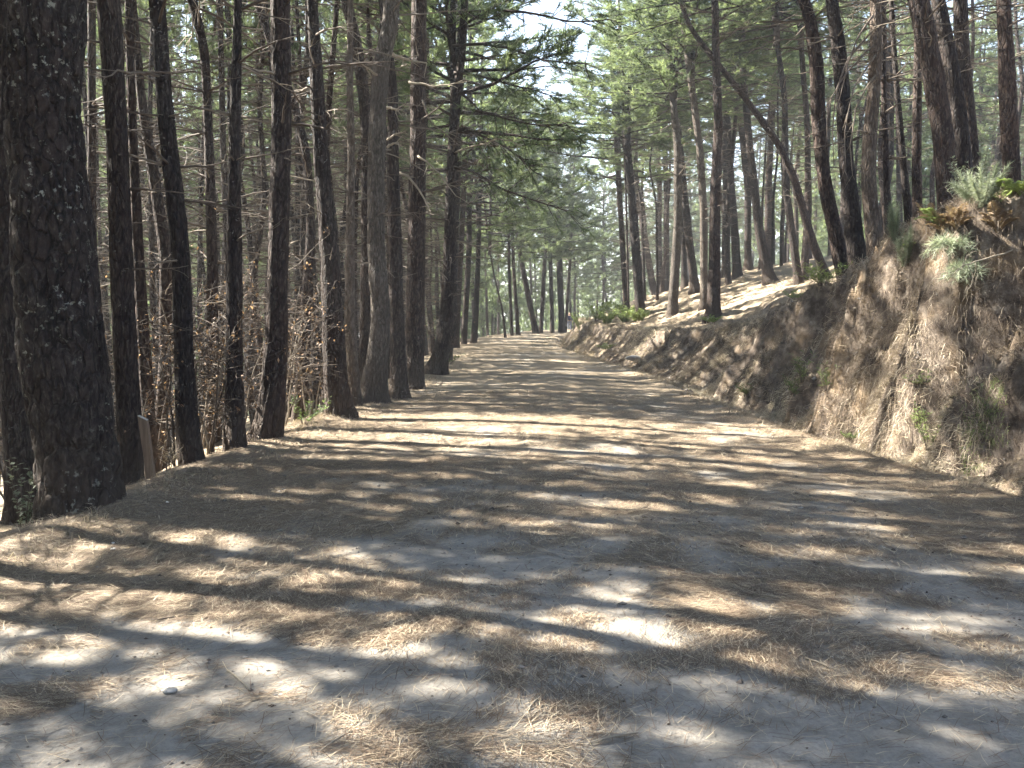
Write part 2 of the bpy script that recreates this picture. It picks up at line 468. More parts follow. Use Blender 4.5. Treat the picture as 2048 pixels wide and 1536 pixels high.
CROWNS = [crown_mesh("crown", 100 + i, 8.0, 2.6, 60, .85) for i in range(5)]
LOWCROWNS = [crown_mesh("crown_full", 200 + i, 11.0, 2.9, 88, .95, ln=.22, wd=.028, nn=20, low=.5) for i in range(4)]
def raw(me):
    V = np.empty(len(me.vertices) * 3, np.float32); me.vertices.foreach_get("co", V)
    return V.reshape(-1, 3)
def light_crown(seed, h=10.0, rmax=3.0, n=620):
    """coarse crown for trees merged into the far wood"""
    r = np.random.default_rng(seed)
    k = 58; f = (np.arange(k) + r.random(k)) / k
    az = np.arange(k) * 2.4 + r.uniform(-.5, .5, k); ln = rmax * ((1 - f) ** .75 * .9 + .1) * r.uniform(.6, 1.15, k)
    b = r.integers(0, k, n); t = r.uniform(.25, 1.0, n) ** .6
    C = np.stack([np.cos(az[b]) * ln[b] * t, np.sin(az[b]) * ln[b] * t, f[b] * h + ln[b] * t * (.05 + .4 * f[b])], 1) + r.normal(0, .17, (n, 3))
    D = unit(np.stack([np.cos(az[b]), np.sin(az[b]), np.full(n, .5)], 1))
    T = tuft_tris(C, D, 12, .30, .06, .7)
    a = np.repeat(np.clip(np.repeat(r.normal(.5, .22, n), 12), 0, 1), 3)
    return T, a

def dead_twig(mb, base, d, ln, r0, fine=1.0, pale=None, curl=0.0):
    P = limb(base, d, ln, random.uniform(-.22, .06) - curl, 7, .07)
    tone = random.uniform(.1, .75) if pale is None else pale
    mb.tube(P, np.linspace(r0, r0 * .28, len(P)), 5 if r0 > .012 else 4, tone)
    for k in range(int(fine * ln * random.uniform(2.0, 4.5))):
        t = random.uniform(.25, .98); q = t * (len(P) - 1); a = int(q); b = P[a] + (P[min(a + 1, 6)] - P[a]) * (q - a)
        sd = unit(unit(P[-1] - P[0]) + rng.normal(0, .55, 3))
        Q = limb(b, sd, ln * random.uniform(.12, .38), random.uniform(-.35, .1) - curl, 5, .12)
        mb.tube(Q, np.linspace(r0 * .35, max(.0018, r0 * .12), 5), 3, min(1, tone + .1), 0, False)

def whorls(mb, P, rad, z0, z1, lmax, dens=1.0, fine=1.0, each=None):
    """dead branches in loose whorls round a trunk with centre line P"""
    z = z0 + random.uniform(0, .4)
    zs = P[:, 2]
    while z < z1:
        c = np.array([np.interp(z, zs, P[:, k]) for k in range(3)]); r = float(np.interp(z, zs, rad))
        for k in range(np.random.default_rng(int(z * 1e4) % 99991).poisson(2.6 * dens)):
            az = random.uniform(0, 2 * math.pi); up = random.uniform(-.15, .4)
            d = np.array([math.cos(az), math.sin(az), up])
            ln = lmax * random.uniform(.15, 1.0) ** 1.3 * (.45 + .55 * min(1, (z - z0) / 3))
            b = MB() if each is not None else mb
            dead_twig(b, c + d * r * .7, d, ln, .006 + .008 * ln * random.uniform(.6, 1.3), fine)
            if each is not None: each.append(b)
        z += random.uniform(.28, .62)

def trunk_path(pts, D, z_base, htot, curve=0.0):
    """pts: (y_px, x_px, w_px) measured in the photograph -> centre line and radii at depth D"""
    pts = sorted(pts, key=lambda p: -p[0])
    P = [at(x, y, D) for (y, x, w) in pts]; r = [w / F * D / 2 for (_, _, w) in pts]
    P = np.array(P); r = np.array(r)
    o = np.argsort(P[:, 2]); P = P[o]; r = r[o]
    # down to the ground
    if P[0][2] > z_base - .35:
        if len(P) > 1:
            t = unit(P[1] - P[0])
        else:
            t = np.array([0, 0, 1.0])
        k = (P[0][2] - (z_base - .35)); P = np.vstack([P[0] - np.array([t[0] / max(t[2], .5), 0, 1]) * k, P]); r = np.r_[r[0] * 1.05, r]
    else:
        pass
    ztop = z_base + htot
    t = unit(P[-1] - P[-2]); t = t / t[2]
    rem = ztop - P[-1][2]
    zz = P[-1][2]; cur = P[-1].copy(); rr = r[-1]; ext = []; er = []
    n = max(3, int(rem / 1.5))
    for i in range(n):
        f = (i + 1) / n; s = rem / n
        cur = cur + np.array([t[0] * (1 - f) * s, random.uniform(-.02, .02) * s, s]); ext.append(cur.copy()); er.append(rr * (1 - f) ** .8 + .02)
    P = np.vstack([P, ext]); r = np.r_[r, er]
    return P, r

def resample(P, r, step):
    z0, z1 = P[0][2], P[-1][2]
    n = max(8, int((z1 - z0) / step)); z = np.linspace(z0, z1, n)
    # smooth interpolation (Catmull-like by smoothing the linear one)
    X = np.interp(z, P[:, 2], P[:, 0]); Y = np.interp(z, P[:, 2], P[:, 1]); Rr = np.interp(z, P[:, 2], r)
    k = max(1, int(.8 / step)) | 1
    ker = np.hanning(k + 2); ker /= ker.sum()
    def sm(a):
        lo = 2 * a[0] - a[1:len(ker)][::-1]; hi = 2 * a[-1] - a[-len(ker):-1][::-1]
        return np.convolve(np.r_[lo, a, hi], ker, 'same')[len(lo):len(lo) + len(a)]
    if n > len(ker) * 2: X, Y, Rr = sm(X), sm(Y), sm(Rr)
    return np.stack([X, Y, z], 1), np.clip(Rr, .01, None)

def trunk_mesh(name, P, r, zg, seg, step, mat, rough=.06, flare=.35, fissure=0.0, seed=0, nmul=1.0):
    P, r = resample(P, r, step)
    n = len(P); th = np.linspace(0, 2 * math.pi, seg, endpoint=False)
    h = P[:, 2] - zg
    r = r * (1 + flare * np.exp(-np.clip(h, 0, 99) / .34))
    TH, HH = np.meshgrid(th, h)
    rr = np.repeat(r[:, None], seg, 1)
    cx = np.cos(TH) * 2.2; cyy = np.sin(TH) * 2.2
    dr = 1 + rough * N1(cx + seed * 3.1, HH * 1.6 + cyy) + rough * .8 * N2(cx * 2.5 + seed, HH * 4 + cyy * 2.5)
    # root buttresses
    dr = dr + (.14 if seg > 100 else .45) * np.exp(-np.clip(HH, 0, 99) / .25) * (N3(TH * 5 / 6.2832 * 1.0 + seed, 0 * HH) * .8 + .1)
    if fissure:
        ar = TH / (2 * math.pi)
        per = (16 if r[0] > .25 else 24) * nmul
        wob = N2(HH * 2.2, ar * 8) * .5
        a = np.abs(N3(ar * per + wob * 2, HH * 2.6 + seed)); a2 = np.abs(N4(ar * per * 2 + wob * 3, HH * 7 + seed))
        wrapf = np.ones_like(ar)
        dr = dr - fissure / rr * (np.clip(1 - a * 3.4, 0, 1) * 1.0 + np.clip(1 - a2 * 4, 0, 1) * .45)
    mb = MB(); mb.tube(P, r, seg, .5, 0, True, dr)
    return mb.build(name, mat), P, r

# ------------------------------------------------------------------ the pines one can tell apart
TREES = []   # footprints, kept clear by the fill
def pine(label, pts, base=None, D=None, htot=16.0, hc=8.5, seg=12, step=.22, mat=None, crown=0, cs=1.0,
         dead=(2.0, 1.6, 1.0, 1.0), sep=False, fiss=0.0, flare=.3, rough=.06, group="pines standing along the track", custom=(), cat="pine tree"):
    global rng
    seed = len(TREES) + 11
    rng = np.random.default_rng(seed); random.seed(seed)
    if D is None:
        D = hit(*base) or 40.0
    if base is not None:
        ymax = max(p[0] for p in pts)
        if base[1] > ymax + 3:
            w = [p for p in pts if p[0] == ymax][0][2]
            pts = list(pts) + [(base[1], base[0], w * 1.06)]
    lowest = max(pts, key=lambda p: p[0])
    bx = at(lowest[1], lowest[0], D)[0]
    zg = float(H(bx, D, False))
    P, r = trunk_path(pts, D, zg, htot)
    P[:, 1] += (rng.random() - .5) * .03 * (P[:, 2] - zg)
    root = empty("pine_tree", (bx, D, zg), label, cat, group)
    me, Pf, rf = trunk_mesh("trunk", P - [bx, D, zg], r, 0.0, seg, step, mat or BARK, rough, flare, fiss, seed)
    obj("trunk", me, root)
    TREES.append((bx, D))
    Pl = Pf
    hcz = hc
    if crown is not None:
        c = np.array([np.interp(hcz, Pl[:, 2], Pl[:, k]) for k in range(3)])
        co = obj("crown", CROWNS[(crown + seed) % len(CROWNS)], root, tuple(c))
        s = (htot - hc) / 8.0 * 1.04
        if cs == 1.0: cs = 1.7 if D > 30 else (1.45 if D > 19 else 1.0)
        co.scale = (cs, cs, s); co.rotation_euler = (random.uniform(-.05, .05), random.uniform(-.05, .05), random.uniform(0, 6.28))
    z0, lmax, dn, fine = dead
    if lmax > 0:
        if sep:
            each = []
            whorls(None, Pl, rf, z0, min(hcz, 7.0), lmax, dn, fine, each)
            for b in each[:90]: obj("branch", b.build("branch", DEAD), root)
        else:
            each = []; whorls(None, Pl, rf, z0, hcz + .5, lmax, dn, fine, each)
            if len(each) <= 14:
                for b in each: obj("branch", b.build("branch", DEAD), root)
            else:
                mb = MB()
                for b in each:
                    for (k_, m_), ps in b.P.items():
                        for p_ in ps: mb.P.setdefault((k_, m_), []).append(p_ + mb.n)
                    mb.V += b.V; mb.A += b.A; mb.n += b.n
                obj("dead_branches", mb.build("dead_branches", DEAD), root)
    for cp, w0, tone in custom:
        Q = np.array([at(x, y, D - .15 - .5 * i / len(cp)) for i, (x, y) in enumerate(cp)]) - [bx, D, zg]
        t = np.linspace(0, 1, len(Q)); tt = np.linspace(0, 1, 12)
        Q = np.stack([np.interp(tt, t, Q[:, k]) for k in range(3)], 1) + rng.normal(0, .006, (12, 3))
        mb = MB(); mb.tube(Q, np.linspace(w0, w0 * .35, 12) * D / F / 2, 5, tone)
        if tone < 0.02:
            TC = []; 
            for i in range(3, 12):
                for _ in range(3):
                    sd = unit(unit(Q[-1] - Q[0]) + rng.normal(0, .8, 3)); S = limb(Q[i], sd, random.uniform(.35, 1.0), -.12, 5)
                    mb.tube(S, np.linspace(.012, .004, 5), 4, tone, 0, False); TC += [(S[k_] + rng.normal(0, .05, 3), sd) for k_ in (2, 3, 4) if random.random() < .5]
            TT = tuft_tris(np.array([a for a, b in TC]), np.array([b for a, b in TC]), 24, .19, .018, .62); m2 = MB(); m2.tris(TT, np.clip(rng.normal(.4, .2, len(TT)), 0, 1).repeat(3)); obj("needle_sprays", m2.build("needle_sprays", NEEDLE, smooth=False), root)
        for k in range(6):
            i = random.randint(4, 11); sd = unit(unit(Q[-1] - Q[0]) + rng.normal(0, .6, 3))
            S = limb(Q[i], sd, random.uniform(.1, .35), -.2, 4); mb.tube(S, np.linspace(w0 * .3, w0 * .12, 4) * D / F / 2, 3, tone, 0, False)
        obj("branch", mb.build("branch", DEAD), root)
    return root

# left of the track, nearest first
pine("huge nearest pine at left with lichen spotted, deeply furrowed bark",
     [(0, 104, 138), (200, 92, 136), (330, 98, 138), (512, 110, 152), (700, 125, 160), (850, 147, 156), (960, 163, 160)], D=7.6, base=(166, 1000), seg=120, step=.03, mat=BARK_BIG,
     fiss=.036, flare=.03, rough=.035, dead=(9, 0, 0, 0), htot=19, hc=9.5)
pine("dark pine half cut off by the left picture edge behind the huge one",
     [(0, 14, 30), (150, 20, 30), (350, 14, 36), (550, 6, 44), (750, 25, 50), (950, 42, 52)], D=8.9, seg=40, step=.05, fiss=.01, dead=(3, .8, .6, 1), group=None, rough=.05)
pine("slender straight pine just right of the huge pine", cs=.45, pts=[(0, 178, 15), (500, 182, 17), (700, 200, 20), (880, 215, 24)], D=14, dead=(2.5, 1.4, 1, 1))
pine("black furrowed pine right of the huge pine, behind the cut post", [(0, 213, 44), (250, 230, 40), (512, 240, 44), (700, 250, 45), (880, 260, 46), (945, 263, 50)],
     D=9.4, seg=48, step=.05, fiss=.011, dead=(1.8, 1.3, .8, 1), sep=True)
pine("thin reddish pine rising directly behind the cut post", cs=.45, pts=[(0, 255, 15), (250, 263, 17), (512, 276, 21), (700, 288, 25), (880, 300, 28)], D=11.5, dead=(2.5, 1.2, .8, 1))
pine("left leaning pine fourth from the huge pine, brown shaded bark", [(0, 313, 29), (200, 328, 30), (400, 350, 35), (512, 362, 35), (700, 368, 38), (920, 378, 45)],
     D=9.9, seg=32, step=.07, fiss=.008, dead=(1.6, 1.6, 1, 1), sep=True)
pine("thin pine crossing behind the left leaning brown pine", cs=.4, hc=12, pts=[(0, 262, 12), (200, 280, 18), (350, 305, 22), (512, 330, 24), (700, 330, 24), (880, 320, 26)], D=13.2, dead=(2, 1.7, 1, 1))
pine("thin bowed pine with knee high in its trunk left of the bare shrubs", cs=.45, pts=[(0, 385, 18), (100, 410, 18), (270, 418, 18), (512, 425, 22), (700, 425, 24), (880, 430, 26)], D=13, dead=(2, 1.7, 1.2, 1))
pine("very thin straight pole pine among the bare shrubs", [(0, 440, 11), (300, 447, 12), (512, 455, 14), (700, 460, 16), (860, 462, 18)], D=18, dead=(2, 1.6, 1.2, 1))
pine("dark pine widening to its base left of the straight reddish pine", cs=.6, pts=[(0, 478, 15), (300, 470, 24), (512, 469, 31), (750, 469, 34), (905, 468, 42)],
     D=10.6, seg=28, step=.08, fiss=.007, dead=(1.8, 1.6, 1.1, 1), sep=True)
pine("slim crooked pine leaning in behind the straight reddish pine", cs=.5, hc=11, pts=[(0, 512, 14), (100, 545, 16), (200, 585, 16), (300, 612, 16), (450, 622, 18), (650, 610, 24), (820, 602, 28)], D=15.4, dead=(2, 1.5, 1, 1))
pine("tall straight reddish pine with ringed bark at the track edge", cs=.7, hc=10, pts=[(0, 561, 37), (250, 564, 38), (512, 557, 40), (650, 554, 42), (750, 549, 46), (860, 540, 54)],
     base=(538, 880), D=11.3, seg=48, step=.05, fiss=.006, dead=(1.9, 1.7, .9, .8), sep=True, flare=.25, group="pines standing along the track",
     custom=[([(582, 247), (610, 250), (640, 256), (662, 258)], 9, .1), ([(548, 145), (510, 140), (480, 150)], 5, .9)])
pine("rough pine leaning left with a bright lit left edge", cs=.5, hc=13.5, htot=17, pts=[(0, 623, 20), (180, 634, 27), (333, 643, 30), (512, 660, 38), (650, 665, 42), (800, 674, 44)],
     base=(677, 828), D=13.8, seg=36, step=.07, fiss=.008, dead=(2, 1.8, .9, 1), sep=True)
pine("thin pale mossy pine between two thick trunks at left", cs=.6, pts=[(0, 702, 11), (150, 700, 13), (300, 703, 15), (512, 700, 18), (650, 700, 23), (800, 710, 22)], D=15.5, mat=BARK_PALE, dead=(2.5, 1.3, 1, 1))
pine("dark leaning pine crossing behind the twisted pine", cs=.6, pts=[(0, 693, 20), (80, 712, 22), (200, 730, 22), (300, 735, 22), (512, 735, 24), (800, 730, 28)], D=18.5, dead=(2, 1.7, 1.1, 1))
pine("twisted sunlit pine with peeling bark bowed like an S", cs=.6, pts=[(0, 783, 32), (60, 779, 30), (120, 763, 34), (200, 757, 32), (350, 752, 33), (512, 752, 35), (620, 762, 38), (700, 757, 42), (790, 746, 48)],
     base=(744, 803), D=16.1, seg=36, step=.07, fiss=.009, mat=BARK_PALE, dead=(2.2, 1.6, .9, 1), sep=True, flare=.3,
     custom=[([(755, 150), (730, 132), (703, 112)], 5, .9)])
pine("straight pine touching the twisted pine on its right", cs=.6, pts=[(60, 772, 18), (180, 785, 20), (350, 786, 24), (512, 790, 28), (700, 796, 30)], base=(798, 792), D=17, dead=(2.2, 1.5, 1, 1), seg=24, step=.1,
     custom=[([(776, 105), (795, 112), (815, 120), (852, 126)], 8, 1.0), ([(772, 216), (785, 217), (797, 221)], 7, 1.0), ([(775, 280), (790, 268), (812, 263)], 5, .9), ([(775, 293), (785, 288), (795, 284)], 6, 1.0)])
pine("thick dark pine with broken hooked branches reaching over the track", [(0, 838, 30), (300, 835, 32), (512, 832, 35), (700, 829, 38)], base=(828, 772), D=19.3, dead=(2.2, 1.8, 1.1, 1), seg=28, step=.08, fiss=.008, sep=True,
     custom=[([(797, 346), (815, 350), (835, 375), (850, 400), (858, 419)], 6, 1.0), ([(836, 312), (855, 325), (880, 348), (912, 392)], 5, .9), ([(818, 165), (840, 168), (870, 173), (925, 165)], 6, .95), ([(845, 200), (860, 245), (885, 262), (930, 300)], 4, .6)])
pine("pine at the track edge curving outward at its foot", [(0, 930, 14), (100, 925, 16), (200, 912, 19), (350, 903, 21), (512, 900, 26), (650, 893, 29), (715, 880, 31)],
     base=(868, 757), D=23.5, dead=(2.0, 2.6, 1.8, 1.2), seg=28, step=.1, fiss=.01, flare=.5, sep=True, hc=6.2, htot=18,
     custom=[([(905, 92), (960, 88), (1020, 97), (1090, 122), (1170, 128)], 7, 0.0), ([(908, 145), (960, 152), (1030, 172), (1100, 190)], 6, 0.0), ([(905, 30), (980, 20), (1060, 25), (1140, 45), (1220, 40)], 7, 0.0),
             ([(905, 212), (960, 222), (1020, 240), (1080, 252), (1130, 248)], 6, 0.0), ([(903, 262), (960, 270), (1020, 298), (1070, 345)], 6, 0.0), ([(900, 330), (950, 345), (1000, 378), (1080, 405), (1130, 420)], 6, 0.0)])
pine("pine hidden behind the outward curving one, its crown reaching over the track", [(300, 915, 15), (512, 908, 17), (650, 903, 19)], base=(893, 718), D=30.5, dead=(2, 2.2, 1.4, 1), seg=16, step=.2, cs=1.9, hc=6.4, htot=18.5)
pine("pine on the shoulder behind the leftmost thick one, crown closing the sky gap", [(200, 1228, 9), (400, 1240, 11)], D=47, dead=(2, 2.2, 1.4, .6), seg=10, step=.3, cs=1.9, hc=6.5, htot=20, group="pines on the slope above the bank")
for (lab, pts, base, D) in [
    ("distant pine with a lit left side at the left track edge", [(0, 948, 9), (500, 922, 11)], (912, 690), 42),
    ("distant pine just behind the side lit one at the left track edge", [(300, 940, 9), (500, 938, 11)], (928, 683), 48),
    ("upright distant pine left of the hazy green clearing", [(300, 962, 8), (500, 957, 9), (620, 952, 12)], (948, 677), 50),
    ("very thin curved sapling against the green clearing", [(500, 980, 3), (546, 987, 3), (620, 1005, 4)], (1010, 667), 60),
    ("left one of a close distant pair before the clearing", [(400, 1018, 5), (540, 1018, 6)], (1024, 668), 64),
    ("right one of a close distant pair before the clearing", [(400, 1022, 5), (550, 1028, 7)], (1036, 667), 66),
    ("leaning distant pine in the middle of the bend", [(400, 1025, 8), (460, 1033, 9), (507, 1040, 9), (600, 1058, 11)], (1071, 664), 71),
    ("slightly tilted distant pine right of the leaning one", [(300, 1097, 6), (490, 1091, 8)], (1082, 663), 73),
    ("thin distant pine with a bright patch at its foot", [(300, 1094, 6), (490, 1100, 8)], (1105, 662), 74),
    ("broad dark distant pine where the track bends", [(300, 1112, 9), (530, 1119, 12)], (1124, 662), 75),
    ("slim distant pine beside the walking person", [(400, 1146, 5), (540, 1139, 6)], (1131, 660), 77)]:
    pine(lab, pts, base=base, D=D, htot=18.5, hc=6.0 if D > 45 else 7, seg=8, step=.5, dead=(2.5, 1.8, 1.2, .5), group="distant pines round the bend", rough=.03)

# right of the track, on the slope above the cut bank
G2 = "pines on the slope above the bank"
def rp(label, pts, base, **k):
    kk = dict(dead=(2.2, 2.0, 1.5, .8), group=G2, seg=16, step=.18, hc=8.5, htot=15.5); kk.update(k)
    pine(label, pts, base=base, **kk)
rp("leftmost thick pine on the sunny shoulder of the bank", [(60, 1240, 8), (200, 1248, 11), (375, 1262, 16), (500, 1272, 18)], (1281, 629), hc=7.3, htot=14)
rp("rod thin dark pine left of the shoulder pines", [(250, 1246, 3), (400, 1252, 4)], (1258, 632), htot=12, hc=8)
rp("straight leaning pine behind the leftmost shoulder pine", [(250, 1262, 9), (375, 1275, 11), (500, 1293, 13)], (1308, 583), hc=7.5)
rp("pale grey pine with one side sunlit, centre of the shoulder", [(60, 1335, 11), (167, 1344, 13), (292, 1356, 15), (458, 1356, 17), (560, 1349, 19)], (1344, 629), hc=8.0, mat=BARK_PALE)
rp("slim pine right behind the pale grey shoulder pine", [(100, 1325, 9), (250, 1329, 10), (375, 1333, 11)], (1333, 571))
rp("slim crooked pine left behind the pale grey shoulder pine", [(208, 1312, 8), (375, 1319, 10), (480, 1318, 10)], (1321, 571))
rp("tall pine sweeping left as it rises, foot in dappled light", [(200, 1350, 12), (417, 1371, 15), (500, 1380, 16)], (1391, 583))
rp("thin shaded pine between the sweeping pine and the pale one", [(250, 1357, 10), (420, 1366, 11)], (1369, 575))
rp("grey pine close on the left of the reddest shoulder pine", [(60, 1370, 12), (158, 1383, 13), (292, 1400, 14), (417, 1408, 15), (540, 1408, 15)], (1409, 618), mat=BARK_PALE)
rp("reddish pine with mottled bark on the lip of the bank", [(0, 1430, 14), (125, 1433, 15), (250, 1437, 17), (375, 1431, 20), (520, 1429, 24)], (1427, 638), seg=24, step=.1, fiss=.012, hc=9)
rp("long pine leaning left behind the reddish lip pine", [(100, 1440, 12), (250, 1454, 13), (375, 1462, 14), (480, 1470, 16)], (1475, 554))
rp("short visible stem between two leaning pines on the slope", [(200, 1449, 8), (350, 1450, 9)], (1448, 510))
rp("wavy pine left of the widest footed slope pine", [(146, 1471, 11), (250, 1483, 12), (375, 1496, 13)], (1496, 537))
rp("slope pine with its foot spread wide and dark", [(0, 1480, 11), (146, 1487, 13), (292, 1500, 14), (458, 1518, 18), (520, 1530, 21)], (1540, 566), flare=.45)
rp("upright pine behind the wide footed one", [(62, 1541, 11), (208, 1546, 12), (375, 1537, 13)], (1535, 512))
rp("left stem of the forked pair in the middle of the slope", [(60, 1550, 9), (200, 1569, 11), (375, 1571, 13), (480, 1586, 15)], (1598, 567))
rp("right stem of the forked pair in the middle of the slope", [(60, 1600, 9), (250, 1615, 11), (417, 1617, 13), (500, 1612, 15)], (1606, 562))
rp("long pine leaning far left across the other trunks", [(12, 1362, 8), (62, 1383, 9), (125, 1433, 10), (200, 1492, 11), (283, 1554, 13), (354, 1587, 14), (471, 1621, 16)], (1652, 557), seg=20, step=.12, htot=13, hc=10.5)
rp("thick dark pine with curled dead twigs on its left", [(0, 1606, 20), (33, 1619, 22), (133, 1633, 28), (233, 1636, 28), (350, 1646, 26), (500, 1677, 30)], (1690, 549), seg=30, step=.08, fiss=.012, sep=True, D=16.6)
rp("broad nearly black pine beside the grey barked one", [(0, 1664, 22), (100, 1679, 27), (200, 1687, 28), (333, 1693, 28), (500, 1712, 36)], (1718, 530), seg=30, step=.08, fiss=.012, sep=True, D=16.0)
rp("grey barked pine with furrows above the green plants", [(0, 1752, 22), (67, 1753, 23), (167, 1749, 24), (283, 1739, 27), (367, 1737, 28), (480, 1750, 32)], (1754, 526), seg=32, step=.07, fiss=.013, mat=BARK_PALE, sep=True, D=15.4,
   custom=[([(1746, 30), (1715, 75), (1695, 130), (1680, 200)], 5, .5), ([(1746, 60), (1700, 110), (1675, 170), (1665, 240), (1668, 330)], 5, .5), ([(1750, 110), (1710, 170), (1690, 250), (1690, 340)], 4, .6),
           ([(1746, 90), (1690, 150), (1660, 200), (1650, 300)], 4, .4), ([(1750, 150), (1712, 210), (1700, 300), (1705, 350)], 4, .6)])
rp("slim straight pine right of the grey barked one", [(0, 1768, 10), (200, 1770, 11), (333, 1774, 12), (450, 1777, 14)], (1778, 520), D=16.5)
rp("slim pine tilting left behind the young conifer", [(67, 1783, 9), (200, 1793, 11), (333, 1806, 13), (440, 1817, 16)], (1820, 480), D=18)
rp("middle sized pine right of the slim tilting one", [(60, 1840, 15), (167, 1837, 16), (333, 1834, 18), (440, 1836, 20)], (1836, 480), D=17.5)
rp("very thick dark pine above the rusty bracken", [(0, 1835, 38), (33, 1843, 38), (133, 1863, 39), (267, 1885, 39), (380, 1893, 38)], (1898, 445), seg=40, step=.06, fiss=.013, sep=True, D=13.2)
rp("thick dark pine pressed against the thickest one", [(0, 1876, 26), (67, 1889, 28), (200, 1913, 31), (330, 1925, 38)], (1928, 420), seg=28, step=.08, fiss=.012, D=13.9)
rp("pine crossing behind the pressed dark pair at upper right", [(0, 1921, 25), (67, 1923, 26), (200, 1936, 23), (317, 1948, 22)], (1955, 400), D=16)
rp("isolated straight dark pine at upper right above the ferns", [(0, 2006, 26), (67, 2009, 27), (200, 2016, 33), (330, 2022, 30)], (2024, 372), seg=28, step=.08, fiss=.012, D=13.2)

# ------------------------------------------------------------------ the forest fill: copies of a few pines
def fill_proto(i, kind):
    global rng
    rng = np.random.default_rng(500 + i); random.seed(500 + i)
    ht = 15.5 + rng.random() * 2
    n = 9; z = np.linspace(-.5, ht, n)
    bow = rng.uniform(-.5, .5); bow2 = rng.uniform(-.4, .4)
    X = bow * np.sin(z / ht * 3.1) * .7 + rng.uniform(-.03, .03) * z + .12 * rng.normal(0, 1, n) * (z > 1)
    Y = bow2 * np.sin(z / ht * 3.1) + .1 * rng.normal(0, 1, n) * (z > 1)
    P = np.stack([X, Y, z], 1); r = np.linspace(.155, .03, n) * rng.uniform(.8, 1.15) * (.55 if kind == "thin" else 1)
    root = empty("pine_tree", (0, 0, -500))
    me, Pf, rf = trunk_mesh("trunk", P, r, 0, 10, .35, BARK, .06, .3, 0, i)
    obj("trunk", me, root)
    hc = {"high": 8.2, "low": 4.5, "thin": 9.5}[kind]
    c = [np.interp(hc, Pf[:, 2], Pf[:, k]) for k in range(3)]
    cr = obj("crown", (LOWCROWNS if kind == "low" else CROWNS)[i % (4 if kind == "low" else 5)], root, tuple(c))
    cr.scale = (.38 if kind == "thin" else 1,) * 2 + ((ht - hc) / (11.0 if kind == "low" else 8.0),)
    mb = MB(); whorls(mb, Pf, rf, .9, hc + .4, 1.9, 1.9 if kind != "low" else 1.2, 1.2)
    obj("dead_branches", mb.build("dead_branches", DEAD), root)
    return root
HIGH = [fill_proto(i, "high") for i in range(6)]
LOW = [fill_proto(20 + i, "low") for i in range(4)]
THIN = [fill_proto(40 + i, "thin") for i in range(4)]
def copy_tree(src, loc, rz, s, label, group, cat="pine tree"):
    c = src.copy(); COL.objects.link(c)
    c.location = loc; c.rotation_euler = (random.uniform(-.04, .04), random.uniform(-.04, .04), rz); c.scale = (s, s, s * random.uniform(.9, 1.08))
    tag(c, label, cat, group)
    for ch in [k for k in src.children]:
        k = ch.copy(); COL.objects.link(k); k.parent = c
    return c
def scatter(n, box, ok, gap, protos, label, group, seed, tries=12000, smin=.85, smax=1.15):
    global rng
    rr = np.random.default_rng(seed); random.seed(seed); k = 0
    for _ in range(tries):
        if k >= n: break
        x = rr.uniform(box[0], box[1]); y = rr.uniform(box[2], box[3])
        if not ok(x, y): continue
        if any((x - a) ** 2 + (y - b) ** 2 < gap * gap for a, b in TREES): continue
        TREES.append((x, y))
        copy_tree(protos[int(rr.integers(len(protos)))], (x, y, float(H(x, y, False)) - .05), rr.uniform(0, 6.28), rr.uniform(smin, smax), label, group)
        k += 1
    return k
ql = lambda x, y: float(I(y, XL)) - x
qr = lambda x, y: x - float(I(y, XT)) - float(I(y, WB))
def in_view(x, y, m=1.05): return y > 0 and abs(x) < y * .577 * m + .8
# shading neighbours outside the frame on the left

OFFL, OFFR = "tall pine beyond the left picture edge", "tall pine beyond the right picture edge"
shaft = lambda x, y: not (-15 < x < -3.5 and abs((x - 6.2) * .375 + (y - 10.0) * .927) < 1.25) and not (-15 < x < -3 and abs((x - 1.0) * .375 + (y - 9.3) * .927) < 1.0)
scatter(66, (-26, -4.6, -8, 14), lambda x, y: ql(x, y) > .8 and not in_view(x, y) and shaft(x, y), 1.9, HIGH, OFFL, "pines outside the left of the frame", 1)
scatter(9, (6.2, 20, -8, 14), lambda x, y: qr(x, y) > 2.0 and not in_view(x, y, 1.1), 2.6, HIGH, OFFR, "pines outside the right of the frame", 6)
gapf = shaft
scatter(105, (-11, -3, 9, 50), lambda x, y: 1.0 < ql(x, y) and (x < -4.2 or y > 13) and gapf(x, y), 1.15, THIN, "slim dark pine just inside the wood left of the track", "slim pines just inside the left wood", 21)
scatter(56, (-24, -4, 9, 62), lambda x, y: ql(x, y) > 1.0 and gapf(x, y), 1.8, HIGH, "dark pine trunk standing deep in the wood left of the track", "pines in the wood left of the track", 2)
scatter(44, (6, 26, 22, 62), lambda x, y: 2.2 < qr(x, y) < 22 and y > 24, 1.9, HIGH + THIN, "thin pine standing deep among the trunks on the right slope", "pines deep on the right slope", 4)
def ahead(x, y):
    return (x < float(I(y, XL)) - 1.2 or y > 90) and x > -24
scatter(26, (-14, 26, 66, 104), ahead, 2.6, LOW, "full crowned pine beyond the bend of the track", "full crowned pines beyond the bend", 7, smin=1.05, smax=1.3)
for o in HIGH + LOW + THIN:
    for ch in list(o.children): bpy.data.objects.remove(ch)
    bpy.data.objects.remove(o)

